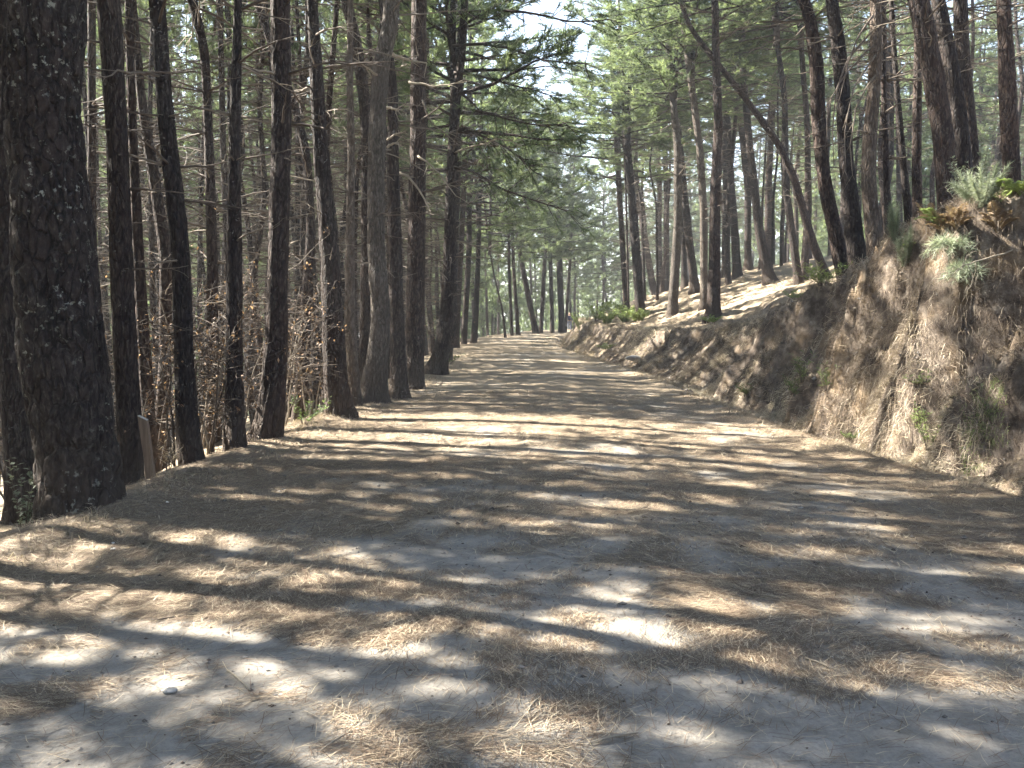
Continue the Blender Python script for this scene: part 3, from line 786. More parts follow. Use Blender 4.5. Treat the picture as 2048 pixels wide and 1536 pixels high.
def far_forest():
    """the wood beyond: one mass in which trees can no longer be told apart"""
    r = np.random.default_rng(77)
    crowns = [light_crown(900 + i) for i in range(7)]
    spots = list(TREES); mb = MB(); n = 0
    zones = [((-75, -7, 30, 125), lambda x, y: ql(x, y) > 8.5 and (ql(x, y) > 16 or y > 45), 2.3, 260),
             ((12, 90, 42, 135), lambda x, y: qr(x, y) > 15, 2.9, 150),
             ((-30, 60, 84, 170), lambda x, y: y > 92 or (x < float(I(y, XL)) - 3), 2.8, 150)]
    for box, ok, gap, cnt in zones:
        k = 0
        for _ in range(9000):
            if k >= cnt: break
            x = r.uniform(box[0], box[1]); y = r.uniform(box[2], box[3])
            if abs(x) > .64 * y + 3 or not ok(x, y): continue
            if any((x - a) ** 2 + (y - b) ** 2 < gap * gap for a, b in spots): continue
            spots.append((x, y)); k += 1; n += 1
            z = float(H(x, y, False)); ht = r.uniform(15, 20); hb = r.uniform(1.5, 6.0)
            if x < -10 and y < 90: hb = r.uniform(4.5, 8.0)
            elif y > 92 or n % 3 == 0: hb = r.uniform(.5, 3.0)
            T, a = crowns[int(r.integers(7))]
            az = r.uniform(0, 6.28); c_, s_ = math.cos(az), math.sin(az); sc = r.uniform(.8, 1.15); hz = (ht - hb) / 10.0
            V = np.stack([(T[..., 0] * c_ - T[..., 1] * s_) * sc + x, (T[..., 0] * s_ + T[..., 1] * c_) * sc + y, T[..., 2] * hz + z + hb], -1)
            mb.tris(V, np.clip(a + r.normal(0, .1), 0, 1), 0)
            tx, ty = r.normal(0, .25, 2)
            P = np.array([[x, y, z - .4], [x + tx, y + ty, z + ht * .5], [x + tx * .5, y + ty, z + ht]])
            mb.tube(P, [.17, .11, .02], 6, .2, 1)
    o = obj("far_forest", mb.build("far_forest", [NEEDLE, BARK], smooth=False))
    tag(o, "pale green mass of pines far beyond the bend and the ridge", "forest", kind="stuff")
far_forest()

# ------------------------------------------------------------------ fallen needles, dry grass
def slope_frame(X, Y, e=.06):
    Z = H(X, Y); dx = (H(X + e, Y) - Z) / e; dy = (H(X, Y + e) - Z) / e
    N = unit(np.stack([-dx, -dy, np.ones_like(dx)], 1))
    return np.stack([X, Y, Z], 1), N, dx, dy

def needle_litter():
    r = np.random.default_rng(31)
    out = []; tone = []
    for (n, d0, d1, ln, wd, lift) in [(80000, 2.4, 5.2, .12, .0024, .016), (80000, 4.8, 9.5, .13, .0036, .02), (60000, 9, 18, .15, .0065, .02)]:
        d = np.sqrt(r.uniform(d0 ** 2, d1 ** 2, n * 3)); x = r.uniform(-1, 1, n * 3) * (d * .6 + .3)
        lo = I(d, XL) - .6; hi = I(d, XT) + .3
        m = litter_mask(x, d) + .22 * N4(x * 3.7, d * 4.3) + .15 * N2(x * 9, d * 9)
        ok = (x > lo) & (x < hi) & (r.random(n * 3) < np.clip((m - .22) * 1.25, .035, 1))
        x = x[ok][:n]; d = d[ok][:n]; k = len(x)
        # bundles of two or three needles sharing a foot
        P, N, _, _ = slope_frame(x, d)
        a = 2.2 * N1(x * .8 + 3, d * .8) + r.normal(0, .75, k)
        D = np.stack([np.cos(a), np.sin(a), np.zeros(k)], 1)
        D = unit(D - N * (D * N).sum(1)[:, None] + N * (r.normal(.02, .07, (k, 1)) + (r.random((k, 1)) < .03) * r.uniform(0, .8, (k, 1))))
        S = unit(np.cross(D, N)); P = P + N * r.uniform(.001, lift, (k, 1))
        l = ln * r.uniform(.5, 1.25, (k, 1)); w = wd * r.uniform(.7, 1.3, (k, 1))
        bend = S * l * r.normal(0, .035, (k, 1))
        T2 = np.stack([P - D * l / 2 - S * w / 2, P + bend + S * w / 2, P - D * l / 2 + S * w / 2], 1)
        T3 = np.stack([P + bend - S * w / 2, P + bend + S * w / 2, P + D * l / 2], 1)
        T4 = np.stack([P - D * l / 2 - S * w / 2, P + bend - S * w / 2, P + bend + S * w / 2], 1)
        out += [T2, T3, T4]
        t = np.clip(np.where(r.random(k) < .3, r.normal(.85, .12, k), r.normal(.3, .16, k)), 0, 1)
        tone += [np.repeat(t, 3)] * 3
    mb = MB()
    for T, t in zip(out, tone): mb.tris(T, t)
    tag(obj("needle_litter", mb.build("needle_litter", NEEDLE_LITTER, smooth=False)), "brown and straw coloured fallen pine needles strewn over the track", "pine needles", kind="stuff")
needle_litter()

def blades(mb, P, N, Dn, ln, wd, droop, tone, r):
    """bent blades growing out of a surface: P feet, N normals, Dn downhill"""
    k = len(P)
    S = unit(np.cross(N, Dn) + r.normal(0, .7, (k, 3)))
    g0 = unit(N * r.uniform(.3, 1, (k, 1)) + Dn * r.uniform(0, .6, (k, 1)) + r.normal(0, .35, (k, 3)))
    A = P + g0 * ln * .45
    g1 = unit(g0 * (1 - droop) + Dn * droop + np.array([0, 0, -1.0]) * droop * .6 + r.normal(0, .25, (k, 3)))
    B = A + g1 * ln * .6
    w = wd
    T1 = np.stack([P - S * w / 2, P + S * w / 2, A + S * w * .4], 1); T2 = np.stack([P - S * w / 2, A + S * w * .4, A - S * w * .4], 1)
    T3 = np.stack([A - S * w * .4, A + S * w * .4, B], 1)
    t = np.repeat(tone, 3)
    for T in (T1, T2, T3): mb.tris(T, t)

def dry_grass():
    r = np.random.default_rng(41); mb = MB()
    for (n, y0, y1, ln, wd) in [(62000, 6.5, 12, .22, .0045), (52000, 11, 22, .24, .007), (30000, 20, 60, .25, .013)]:
        y = r.uniform(y0, y1, n * 3); xt = I(y, XT); wb = I(y, WB)
        u = r.uniform(-.25, 1.25 if y0 < 11 else 1.0, n * 3); x = xt + u * wb
        m = .42 + 1.1 * N1.fbm(x * 1.3 + 20, y * 1.1, 3) + .6 * N3(x * 4, y * 3) + .4 * (u > .85)
        ok = r.random(n * 3) < np.clip(m, .06, 1); x = x[ok][:n]; y = y[ok][:n]; k = len(x)
        P, N, dx, dy = slope_frame(x, y, .12)
        Dn = unit(np.stack([-dx, -dy, -(dx ** 2 + dy ** 2)], 1))
        tone = np.clip(.42 + .5 * N2(x * 1.1, y * .9 + 7) + r.normal(0, .24, k), 0, 1)
        blades(mb, P - N * .005, N, Dn, ln * r.uniform(.45, 1.3, (k, 1)), wd * r.uniform(.7, 1.3, (k, 1)), r.uniform(.5, .95, (k, 1)), tone, r)
    y = r.uniform(9, 46, 26000); x = I(y, XT) + I(y, WB) + r.uniform(.1, 7, 26000); ok = (N1(x * .9, y * .8) + .5 * N3(x * 3, y * 3) + r.normal(0, .2, 26000)) > .12
    x, y = x[ok], y[ok]; k = len(x); P, N, dx, dy = slope_frame(x, y, .12); Dn = unit(np.stack([-dx, -dy, -(dx ** 2 + dy ** 2) - .01], 1))
    blades(mb, P, N, Dn, r.uniform(.05, .2, (k, 1)), .003 + .0004 * y[:, None], r.uniform(.3, .9, (k, 1)), np.clip(r.normal(.45, .25, k), 0, 1), r)
    for i in range(120):                                       # roots and stems trailing from the lip of the cut
        y_ = r.uniform(7.5, 26); x_ = float(I(y_, XT) + I(y_, WB) * r.uniform(.7, 1.0)); L_ = r.uniform(.25, .8); t_ = np.linspace(0, 1, 8)
        xx = x_ - L_ * .5 * t_ + r.normal(0, .02, 8); yy = y_ + r.normal(0, .03, 8).cumsum() * .6
        zz = H(xx, yy) + .03 + .02 * r.random(8)
        mb.tube(np.stack([xx, yy, zz], 1), np.linspace(.009, .003, 8) * r.uniform(.5, 1.3), 4, r.uniform(.2, 1), 0, False)
    # tufts along both edges of the track and on the left slope
    for (n, f, sgn, y0, y1, spread, wd) in [(9000, XT, -1, 7, 14, .28, .005), (8000, XT, -1, 13, 34, .28, .009), (9000, XL, 1, 5.5, 14, .4, .0055), (8000, XL, 1, 13, 34, .5, .009)]:
        y = r.uniform(y0, y1, n); off = r.normal(.45 if sgn < 0 else -.25, spread, n)
        x = I(y, f) + sgn * off if sgn < 0 else I(y, f) + off
        ok = (N2(x * 1.9, y * 1.6) + .3 * N4(x * 5, y * 5) + r.normal(0, .25, n)) > .02
        x = x[ok]; y = y[ok]; k = len(x)
        P, N, dx, dy = slope_frame(x, y, .12); Dn = unit(np.stack([-dx, -dy - .05, -(dx ** 2 + dy ** 2)], 1))
        blades(mb, P, N, Dn, r.uniform(.04, .14, (k, 1)), wd, r.uniform(.3, .9, (k, 1)), np.clip(r.normal(.55, .2, k), 0, 1), r)
    tag(obj("dry_grass", mb.build("dry_grass", STRAW, smooth=False)), "dry straw grass and caught needles hanging over the cut bank", "dry grass", kind="stuff")
dry_grass()

# ------------------------------------------------------------------ plants
def place(px, py, D=None, dz=0.0):
    """ground point seen at a pixel (or on the ray at depth D)"""
    if D is None: D = hit(px, py)
    x = at(px, py, D)[0]
    return np.array([x, D, float(H(x, D)) + dz])

def leaf_tris(P, D, ln, wd, r, up=.3):
    """pointed leaves, two triangles each side folded"""
    k = len(P); S = unit(np.cross(D, np.array([0, 0, 1.0])) + r.normal(0, .25, (k, 3)))
    M = P + D * ln * .5 + np.array([0, 0, 1.0]) * ln * .08
    T = P + D * ln
    return np.concatenate([np.stack([P, M - S * wd / 2, T], 1), np.stack([P, T, M + S * wd / 2], 1)])

def leafy_plant(pos, label, cat="plant", stems=5, h=.6, spread=.25, leaf=.09, lw=.02, mat=GREEN, per=22, group=None, name="leafy_plant", seed=0, lean=(0, 0)):
    r = np.random.default_rng(3000 + seed)
    root = empty(name, pos, label, cat, group)
    ms = MB(); ml = MB()
    for i in range(stems):
        az = r.uniform(0, 6.28); t = np.linspace(0, 1, 8)[:, None]; hh = h * r.uniform(.6, 1.1)
        o = np.array([math.cos(az), math.sin(az), 0]) * spread
        P = o * .15 + np.array([lean[0], lean[1], 0]) * t ** 1.5 * h + o * t ** 1.4 * r.uniform(.5, 1.2) + np.array([0, 0, 1.0]) * hh * t + r.normal(0, .01, (8, 3)) * t
        ms.tube(P, np.linspace(.006, .002, 8) * (h / .6) ** .5, 5, .4)
        q = r.uniform(.18, 1, per) * 7; a = np.minimum(q.astype(int), 6); b = P[a] + (P[a + 1] - P[a]) * (q - a)[:, None]
        az2 = r.uniform(0, 6.28, per); d = unit(np.stack([np.cos(az2), np.sin(az2), r.uniform(.1, .9, per)], 1))
        l = leaf * r.uniform(.6, 1.2, (per, 1))
        T = leaf_tris(b, d, l, lw * r.uniform(.8, 1.2, (per, 1)), r)
        tn = np.clip(r.normal(.5, .2, per), 0, 1)
        ml.tris(T, np.repeat(np.r_[tn, tn], 3))
    obj("stems", ms.build("stems", DEAD), root); obj("leaves", ml.build("leaves", mat, smooth=False), root)
    return root

def fern(pos, label, mat=LIME, n=9, ln=.5, seed=0, group=None, name="fern", up=.7, dirs=None):
    r = np.random.default_rng(4000 + seed); root = empty(name, pos, label, "fern", group)
    for i in range(n):
        az = 6.28 * i / n + r.uniform(-.3, .3) if dirs is None else r.uniform(*dirs)
        l = ln * r.uniform(.6, 1.1); t = np.linspace(0, 1, 12)[:, None]
        d = np.array([math.cos(az), math.sin(az), 0])
        P = d * t * l * .8 + np.array([0, 0, 1.0]) * l * (up * r.uniform(.7, 1.2) * t - .6 * t ** 2.2)
        mb = MB(); mb.tube(P, np.linspace(.004, .001, 12), 4, .5)
        m = 26; q = np.linspace(.18, .97, m) * 11; a = np.minimum(q.astype(int), 10); b = P[a] + (P[a + 1] - P[a]) * (q - a)[:, None]
        fwd = unit(P[a + 1] - P[a]); sd = unit(np.cross(fwd, [0, 0, 1.0])); w = l * .26 * np.sin(np.linspace(.18, 1, m) * 3.0)[:, None] + .01
        for s_ in (-1, 1):
            T = leaf_tris(b, unit(sd * s_ + fwd * .45 + r.normal(0, .08, (m, 3))), w, w * .34, r)
            mb.tris(T, np.clip(r.normal(.5, .15), 0, 1))
        obj("frond", mb.build("frond", mat, smooth=False), root)
    return root

def brush(pos, label, cat, h=.6, n=6, spread=.2, mat=GREYGREEN, ln=.09, seed=0, group=None, name="young_pine", dens=120, lean=(0, 0), down=0.0):
    """upright or hanging bottle-brush shoots of needles"""
    r = np.random.default_rng(5000 + seed); root = empty(name, pos, label, cat, group); ms = MB(); ml = MB()
    for i in range(n):
        az = r.uniform(0, 6.28); t = np.linspace(0, 1, 7)[:, None]; hh = h * r.uniform(.45, 1.1)
        o = np.array([math.cos(az), math.sin(az), 0]) * spread * r.uniform(.2, 1)
        P = o * .1 + o * t ** .8 + np.array([lean[0], lean[1], 0]) * t * h + np.array([0, 0, 1.0]) * hh * (t - down * 2 * t ** 2)
        ms.tube(P, np.linspace(.006, .002, 7), 4, .3)
        q = r.uniform(.15, 1, dens) * 6; a = np.minimum(q.astype(int), 5); b = P[a] + (P[a + 1] - P[a]) * (q - a)[:, None]
        ax = unit(P[a + 1] - P[a])
        T = tuft_tris(b, ax, 3, ln, .005 if pos[1] < 20 else .012, .75)
        T[:, 2] = T[:, 2]
        ml.tris(T, np.clip(r.normal(.5, .2), 0, 1))
    obj("stems", ms.build("stems", DEAD), root); obj("needles", ml.build("needles", mat, smooth=False), root)
    return root

# bright shrubs on the lip of the bank at the shoulder, seen far off
for i, (px, py, D, h, w) in enumerate([(1165, 655, 47.5, 1.15, .55), (1195, 648, 46, 1.0, .6), (1225, 640, 45, .8, .6), (1255, 622, 43, .6, .5), (1215, 668, 42, .7, .5), (1250, 662, 40, .75, .5), (1275, 672, 38, .6, .45)]):
    labs = ["bright green shrub at the very tip of the bank by the bend", "second green shrub from the tip of the bank", "middle green shrub in the row on the far bank lip",
            "yellow green shrub highest on the far shoulder", "green shrub spilling down the fluted bank face", "green shrub drooping left over the pale fluted bank", "rightmost green shrub over the pale fluted bank"]
    leafy_plant(place(px, py, D, -.1), labs[i], "shrub", stems=26, h=h, spread=w, leaf=.13, lw=.05, mat=LIME, per=40, group="green shrubs on the far bank lip", name="green_shrub", seed=i)
leafy_plant(place(1425, 648), "light green weeds at the foot of the reddish lip pine", stems=16, h=.22, spread=.35, leaf=.12, lw=.03, mat=LIME, per=14, seed=20, name="weed_clump")
leafy_plant(place(1212, 702), "small green weeds at the toe of the fluted bank", stems=14, h=.25, spread=.5, leaf=.12, lw=.035, mat=GREEN, per=12, seed=21, name="weed_clump")
leafy_plant(place(1645, 590), "feathery green clump on the bank lip under leaning pines", stems=16, h=.35, spread=.4, leaf=.12, lw=.014, mat=LIME, per=26, seed=22, name="weed_clump")
leafy_plant(place(1590, 600), "green tussock left of the feathery clump on the bank lip", stems=12, h=.28, spread=.35, leaf=.12, lw=.014, mat=GREEN, per=24, seed=23, name="weed_clump")
leafy_plant(place(1858, 905), "tall plant with narrow bright leaves in the drain", stems=7, h=.5, spread=.16, leaf=.055, lw=.014, mat=LIME, per=42, seed=24, name="leafy_plant")
leafy_plant(place(1838, 880), "lower leafy clump left of the tall drain plant", stems=7, h=.22, spread=.16, leaf=.06, lw=.013, mat=GREEN, per=22, seed=25, name="leafy_plant")
for i, (px, py, D, h, lab) in enumerate([(1605, 770, None, .42, "small arching green plant low on the bank, nearest the flutes"), (1652, 800, None, .4, "small arching green plant beside the drain, right one of three"),
        (1590, 815, None, .3, "lowest small green plant at the toe of the bank"), (1497, 795, None, .22, "green weeds lying in the drain"), (1700, 885, None, .1, "flat pale green weeds at the drain edge"), (1835, 805, None, .2, "dim green sprig halfway up the near bank")]):
    leafy_plant(place(px, py, D), lab, stems=9, h=h, spread=.18, leaf=.10, lw=.012, mat=GREEN, per=12, seed=30 + i, name="leafy_plant")
brush(place(1808, 535, None), "silvery green bushy conifer seedling on the bank lip", "shrub", h=.38, n=10, spread=.28, seed=1, name="young_pine", dens=170)
brush(place(1790, 500, None), "upright grey green shoots left of the seedling", "shrub", h=.42, n=5, spread=.12, seed=2, name="young_pine", dens=170)
brush(place(1965, 455, None), "large grey green seedling right of the rusty bracken", "shrub", h=.3, n=10, spread=.35, seed=3, name="young_pine", dens=170)
brush(place(1905, 545, None), "pine seedling hanging on the shaded bank under the bracken", "shrub", h=.35, n=8, spread=.28, seed=4, name="young_pine", dens=45, mat=GREYGREEN, ln=.13, lean=(-.4, -.3), down=.5)
brush(place(1935, 590, None), "pine seedling below the bleached branch", "shrub", h=.35, n=8, spread=.26, seed=5, name="young_pine", dens=45, mat=GREYGREEN, ln=.13, lean=(-.4, -.3), down=.5)
for i, (px, py, lab, m_, ln) in enumerate([(1875, 470, "yellow green fern at the left end of the rusty bracken", LIME, .38), (2000, 425, "bright yellow green fern at upper right under the lone pine", LIME, .5), (2040, 395, "highest bright fern at the right picture edge", LIME, .45), (1820, 505, "small lime fern by the conifer seedling", LIME, .25)]):
    fern(place(px, py), lab, m_, 7, ln * .85, seed=i, up=1.1, group="yellow green ferns on the bank")
for i, (px, py, lab) in enumerate([(1858, 492, "rusty withered bracken in the sun, left clump"), (1885, 482, "rusty withered bracken in the sun, middle clump"), (1912, 468, "rusty withered bracken, right clump below thick pine"), (1995, 470, "reddish dead bracken behind the large seedling")]):
    fern(place(px, py), lab, RUST, 14, .26, seed=20 + i, up=1.5, group="withered bracken on the bank lip", name="bracken")
leafy_plant(place(1950, 425, 12.2), "pale leaved bush against the dark trunks at upper right", "bush", stems=12, h=.95, spread=.35, leaf=.06, lw=.035, mat=GREYGREEN, per=40, seed=40, name="bush", lean=(-.1, 0))
# left side
leafy_plant(place(608, 850), "green shrublet at the foot of the second pine row", "shrub", stems=10, h=.4, spread=.35, leaf=.07, lw=.03, mat=GREEN, per=22, seed=41, name="green_shrub")
leafy_plant(place(898, 728), "weeds beside the outward curving pine foot", stems=12, h=.3, spread=.4, leaf=.12, lw=.03, mat=GREEN, per=14, seed=42, name="weed_clump")
leafy_plant(place(45, 985, 8.1), "dim broad leaved climber between the two leftmost trunks", "plant", stems=9, h=.7, spread=.22, leaf=.06, lw=.045, mat=GREYGREEN, per=20, seed=43, name="climber")
fern(place(60, 985, 8.2), "dark green fern behind the foot of the huge pine", GREEN, 7, .3, seed=44)
leafy_plant(place(335, 935, 9.6), "pale dry weeds beside the cut post", stems=8, h=.35, spread=.15, leaf=.08, lw=.012, mat=STRAW, per=12, seed=45, name="dry_weeds")

def bare_shrub(pos, label, h, seed, leaves=60):
    global rng
    rng = np.random.default_rng(6000 + seed); random.seed(6000 + seed); r = rng
    root = empty("bare_shrub", pos, label, "shrub", "bare shrubs under the left pines"); ml = MB(); tips = []
    for i in range(r.integers(3, 5)):
        az = r.uniform(0, 6.28); hh = h * r.uniform(.65, 1.1)
        t = np.linspace(0, 1, 10)[:, None]
        P = np.array([math.cos(az), math.sin(az), 0]) * (.05 + t ** 1.3 * h * .28) + np.array([0, 0, 1.0]) * hh * t + np.cumsum(r.normal(0, .022, (10, 3)), 0)
        mb = MB(); mb.tube(P, np.linspace(.016, .004, 10), 6, r.uniform(.15, .9))
        for k in range(13):
            q = r.uniform(2, 9); a = min(int(q), 8); b = P[a] + (P[a + 1] - P[a]) * (q - a); az2 = r.uniform(0, 6.28)
            d = np.array([math.cos(az2), math.sin(az2), r.uniform(-.1, .8)]); ln = h * r.uniform(.15, .42)
            Q = limb(b, d, ln, random.uniform(-.3, .3), 6, .16); mb.tube(Q, np.linspace(.007, .0025, 6), 4, r.uniform(.05, .7), 0, False); tips.append(Q[-1])
            for _ in range(4):
                c = Q[r.integers(1, 6)]; S = limb(c, unit(d + r.normal(0, .9, 3)), ln * r.uniform(.2, .5), random.uniform(-.5, .4), 5, .2)
                mb.tube(S, np.linspace(.0035, .0018, 5), 3, r.uniform(0, .6), 0, False); tips += [S[-1], S[3]]
        obj("branch", mb.build("branch", DEAD), root)
    tips = np.array(tips); tips = tips[r.integers(0, len(tips), leaves)] + r.normal(0, .02, (leaves, 3))
    d = unit(r.normal(0, 1, (leaves, 3)) + [0, 0, -.5])
    ml.tris(leaf_tris(tips, d, .055 * r.uniform(.5, 1.2, (leaves, 1)), .03, r), np.repeat(np.tile(np.clip(r.normal(.6, .25, leaves), 0, 1), 2), 3))
    obj("withered_leaves", ml.build("withered_leaves", BROWNLEAF, smooth=False), root)
for i, (px, D, h, lab, lv) in enumerate([(415, 10.6, 2.1, "tallest bare shrub with curled brown leaves between left trunks", 220), (350, 10.2, 1.7, "bare shrub left of the tallest one with tangled twigs", 170), (475, 11.5, 1.9, "bare shrub touching the dark widening pine", 160),
        (228, 9.6, 1.1, "low bare shrub behind the huge pine", 110), (560, 13.5, 2.0, "bare shrub glimpsed behind the straight reddish pine", 120), (300, 11.8, 2.6, "bare shrub deep behind the cut post", 200), (620, 15.2, 1.6, "bare shrub between the straight and the rough pine", 110),
        (520, 12.6, 2.6, "bare shrub with high arching twigs left of the reddish pine", 200), (390, 12.6, 3.0, "highest pale twigged shrub deep in the left wood", 220), (880, 25.5, 2.2, "bare shrub tangled behind the outward curving pine", 120), (20, 10.4, 1.6, "bare shrub at the left picture edge", 90)]):
    x = (px - 1024) / F * D
    bare_shrub((x, D, float(H(x, D))), lab, h, i, lv)

# ------------------------------------------------------------------ small objects
def rock(pos, label, size, seed, name="rock", color=(.30, .29, .27), moss=False, cat="stone", squash=(1, .8, .6), rot=0.0):
    m = bpy.data.materials.get("stone" + str(color))
    if not m:
        m, nt, out = newmat("stone" + str(color)); tc = nt.nodes.new("ShaderNodeTexCoord")
        n = noise(nt, tc.outputs["Object"], 22, 5, .65); c = ramp(nt, n, [(.3, tuple(v * .55 for v in color)), (.6, color)])
        p = nd(nt, "ShaderNodeBsdfPrincipled"); p.inputs["Roughness"].default_value = .9; L(nt, c, p.inputs["Base Color"])
        b = nd(nt, "ShaderNodeBump"); b.inputs["Distance"].default_value = .01; L(nt, n, b.inputs["Height"]); L(nt, b.outputs[0], p.inputs["Normal"]); L(nt, p.outputs[0], out.inputs[0])
    r = np.random.default_rng(seed); nu, nv = 28, 18
    th = np.linspace(0, 2 * math.pi, nu, endpoint=False); ph = np.linspace(.02, math.pi - .02, nv)
    PH, TH = np.meshgrid(ph, th, indexing='ij')
    D = np.stack([np.sin(PH) * np.cos(TH), np.sin(PH) * np.sin(TH), np.cos(PH)], -1)
    rad = np.ones(PH.shape)
    for _ in range(9):
        n = unit(r.normal(0, 1, 3)); c = r.uniform(.62, .9); dd = D @ n
        rad = np.where(dd > 1e-3, np.minimum(rad, c / np.maximum(dd, 1e-3)), rad)
    rad = rad + .03 * N3(D[..., 0] * 4 + D[..., 2] * 2 + seed, D[..., 1] * 4)
    V = D * rad[..., None] * np.array(squash) * size
    i = np.arange(nv - 1)[:, None] * nu; j = np.arange(nu)[None, :]; k = (j + 1) % nu
    Q = np.stack([i + j, i + nu + j, i + nu + k, i + k], -1).reshape(-1, 4)
    me = mesh(name, V.reshape(-1, 3), [Q, np.arange(nu)[None, :], np.arange(nu)[::-1][None, :] + (nv - 1) * nu], m, {"tone": np.zeros(nu * nv)})
    o = obj(name, me, None, tuple(pos)); o.rotation_euler = (0, 0, rot); tag(o, label, cat); return o
def grit():
    r = np.random.default_rng(61); n = 5200
    d = np.sqrt(r.uniform(2.4 ** 2, 9 ** 2, n)); x = r.uniform(-1, 1, n) * (d * .6 + .2)
    ok = (x > I(d, XL) - .3) & (x < I(d, XT)); x = x[ok]; d = d[ok]; k = len(x)
    P, N, _, _ = slope_frame(x, d); sz = np.exp(r.normal(-5.6, .45, (k, 1))) * (1 + d[:, None] * .05)
    O = np.array([[1, 0, 0], [0, 1, 0], [-1, 0, 0], [0, -1, 0], [0, 0, 1], [0, 0, -1.0]])
    V = P[:, None, :] + O[None] * sz[:, :, None] * r.uniform(.5, 1.5, (k, 6, 1)) * np.array([1.3, 1, .7]) + N[:, None] * sz[:, :, None] * .3
    f = np.array([[0, 1, 4], [1, 2, 4], [2, 3, 4], [3, 0, 4], [1, 0, 5], [2, 1, 5], [3, 2, 5], [0, 3, 5]])
    y = r.uniform(7, 32, 5000); x = I(y, XT) + r.uniform(-.35, 1.1, 5000) * I(y, WB); P, N, _, _ = slope_frame(x, y)
    sz = np.exp(r.normal(-4.5, .55, (5000, 1)))
    V2 = P[:, None, :] + O[None] * sz[:, :, None] * r.uniform(.5, 1.5, (5000, 6, 1)) + N[:, None] * sz[:, :, None] * .3
    V = np.concatenate([V, V2]); k += 5000
    mb = MB(); mb.add(V.reshape(-1, 3), [(f[None] + 6 * np.arange(k)[:, None, None]).reshape(-1, 3)], np.repeat(np.clip(r.normal(.5, .3, k), 0, 1), 6))
    tag(obj("gravel", mb.build("gravel", mat_tone("grit", (.07, .05, .04), (.17, .15, .13), (.32, .30, .27), .95), smooth=False)), "fine grit and bark crumbs on the track", "gravel", kind="stuff")
grit()
rock(place(1268, 722, None, .06), "grey rock lying at the toe of the bank", .24, 5, squash=(1.3, .7, .45))
rock(place(340, 1387, None, .012), "small pale stone among needles on the near track", .027, 6, name="pebble", squash=(1.2, .8, .6))
for i, (px, py, lab) in enumerate([(226, 1088, "white pebble upper one of two left on the track"), (227, 1100, "white pebble lower one of two left on the track"), (335, 1006, "tiny white pebble right of the huge pine"), (1720, 925, "pinkish pebble by the drain"), (215, 1218, "greyish broken twig end on the near needles")][:4]):
    rock(place(px, py, None, .004), lab, .014 + .004 * (i % 2), 40 + i, name="pebble", color=(.6, .58, .54), squash=(1.3, .9, .6))
def moss_clump():
    r = np.random.default_rng(88); c = place(1940, 915); n = 900
    root = empty("moss_clump", c, "narrow yellow green mossy grass clump at the foot of the near bank", "grass clump"); mb = MB()
    y = c[1] + r.normal(0, .09, n); x = c[0] + r.uniform(-.05, .32, n)
    P, N, dx, dy = slope_frame(x, y, .12); Dn = unit(np.stack([-dx, -dy, -(dx ** 2 + dy ** 2)], 1))
    blades(mb, P - c, N, Dn, .09 * r.uniform(.5, 1.3, (n, 1)), .006, r.uniform(.4, .9, (n, 1)), np.clip(r.normal(.4, .3, n), 0, 1), r)
    obj("blades", mb.build("blades", LIME, smooth=False), root)
moss_clump()

def wooden_post():
    D = 8.95
    base = at(302, 938, D); top = at(286, 832, D); zg = float(H(base[0], D))
    hx = at(294, 885, D)[0]
    root = empty("wooden_post", (base[0], D, zg), "short cut wooden post leaning left between the dark trunks", "post")
    w = 17 / F * D; d = .05
    m, nt, out = newmat("weathered_post"); tc = nt.nodes.new("ShaderNodeTexCoord")
    n = noise(nt, mapping(nt, tc.outputs["Object"], (1, 1, .08)), 60, 4); c = ramp(nt, n, [(.3, (.12, .082, .055)), (.7, (.24, .17, .115))])
    vo = nt.nodes.new("ShaderNodeTexVoronoi"); vo.inputs["Scale"].default_value = 4.5; L(nt, tc.outputs["Object"], vo.inputs["Vector"])
    c = mix(nt, ramp(nt, vo.outputs["Distance"], [(.06, (1, 1, 1)), (.13, (0, 0, 0))]), c, (.05, .025, .015))
    p = nd(nt, "ShaderNodeBsdfPrincipled"); p.inputs["Roughness"].default_value = .85; L(nt, c, p.inputs["Base Color"]); L(nt, p.outputs[0], out.inputs[0])
    lx = top[0] - base[0]; hz = top[2] - zg; n_ = 9; V = []
    for i in range(n_):
        t = i / (n_ - 1); z = -.15 + (hz + .15) * t; cx = lx * max(0, z) / hz
        for (sx, sy) in ((-1, -1), (1, -1), (1, 1), (-1, 1)):
            zz = z - (0.045 * (sx + 1) / 2 if i == n_ - 1 else 0)
            V.append((cx + sx * w / 2 + .002 * math.sin(7 * i + sx), sy * d / 2 + .002 * math.cos(5 * i + sy), zz))
    Q = []
    for i in range(n_ - 1):
        for k in range(4): Q.append([i * 4 + k, i * 4 + (k + 1) % 4, i * 4 + 4 + (k + 1) % 4, i * 4 + 4 + k])
    Q.append([0, 3, 2, 1])
    obj("post_shaft", mesh("post_shaft", V, [Q], m, smooth=False), root)
    tv = V[-4:]; T = [(x, y, z + .001) for x, y, z in tv] + [(x, y, z + .008) for x, y, z in tv]
    m2, nt, out = newmat("sawn_top"); p = nd(nt, "ShaderNodeBsdfPrincipled"); p.inputs["Base Color"].default_value = (.42, .40, .36, 1); p.inputs["Roughness"].default_value = .9; L(nt, p.outputs[0], out.inputs[0])
    obj("cut_face", mesh("cut_face", T, [[[4, 5, 6, 7], [0, 1, 5, 4], [1, 2, 6, 5], [2, 3, 7, 6], [3, 0, 4, 7]]], m2, smooth=False), root)
wooden_post()

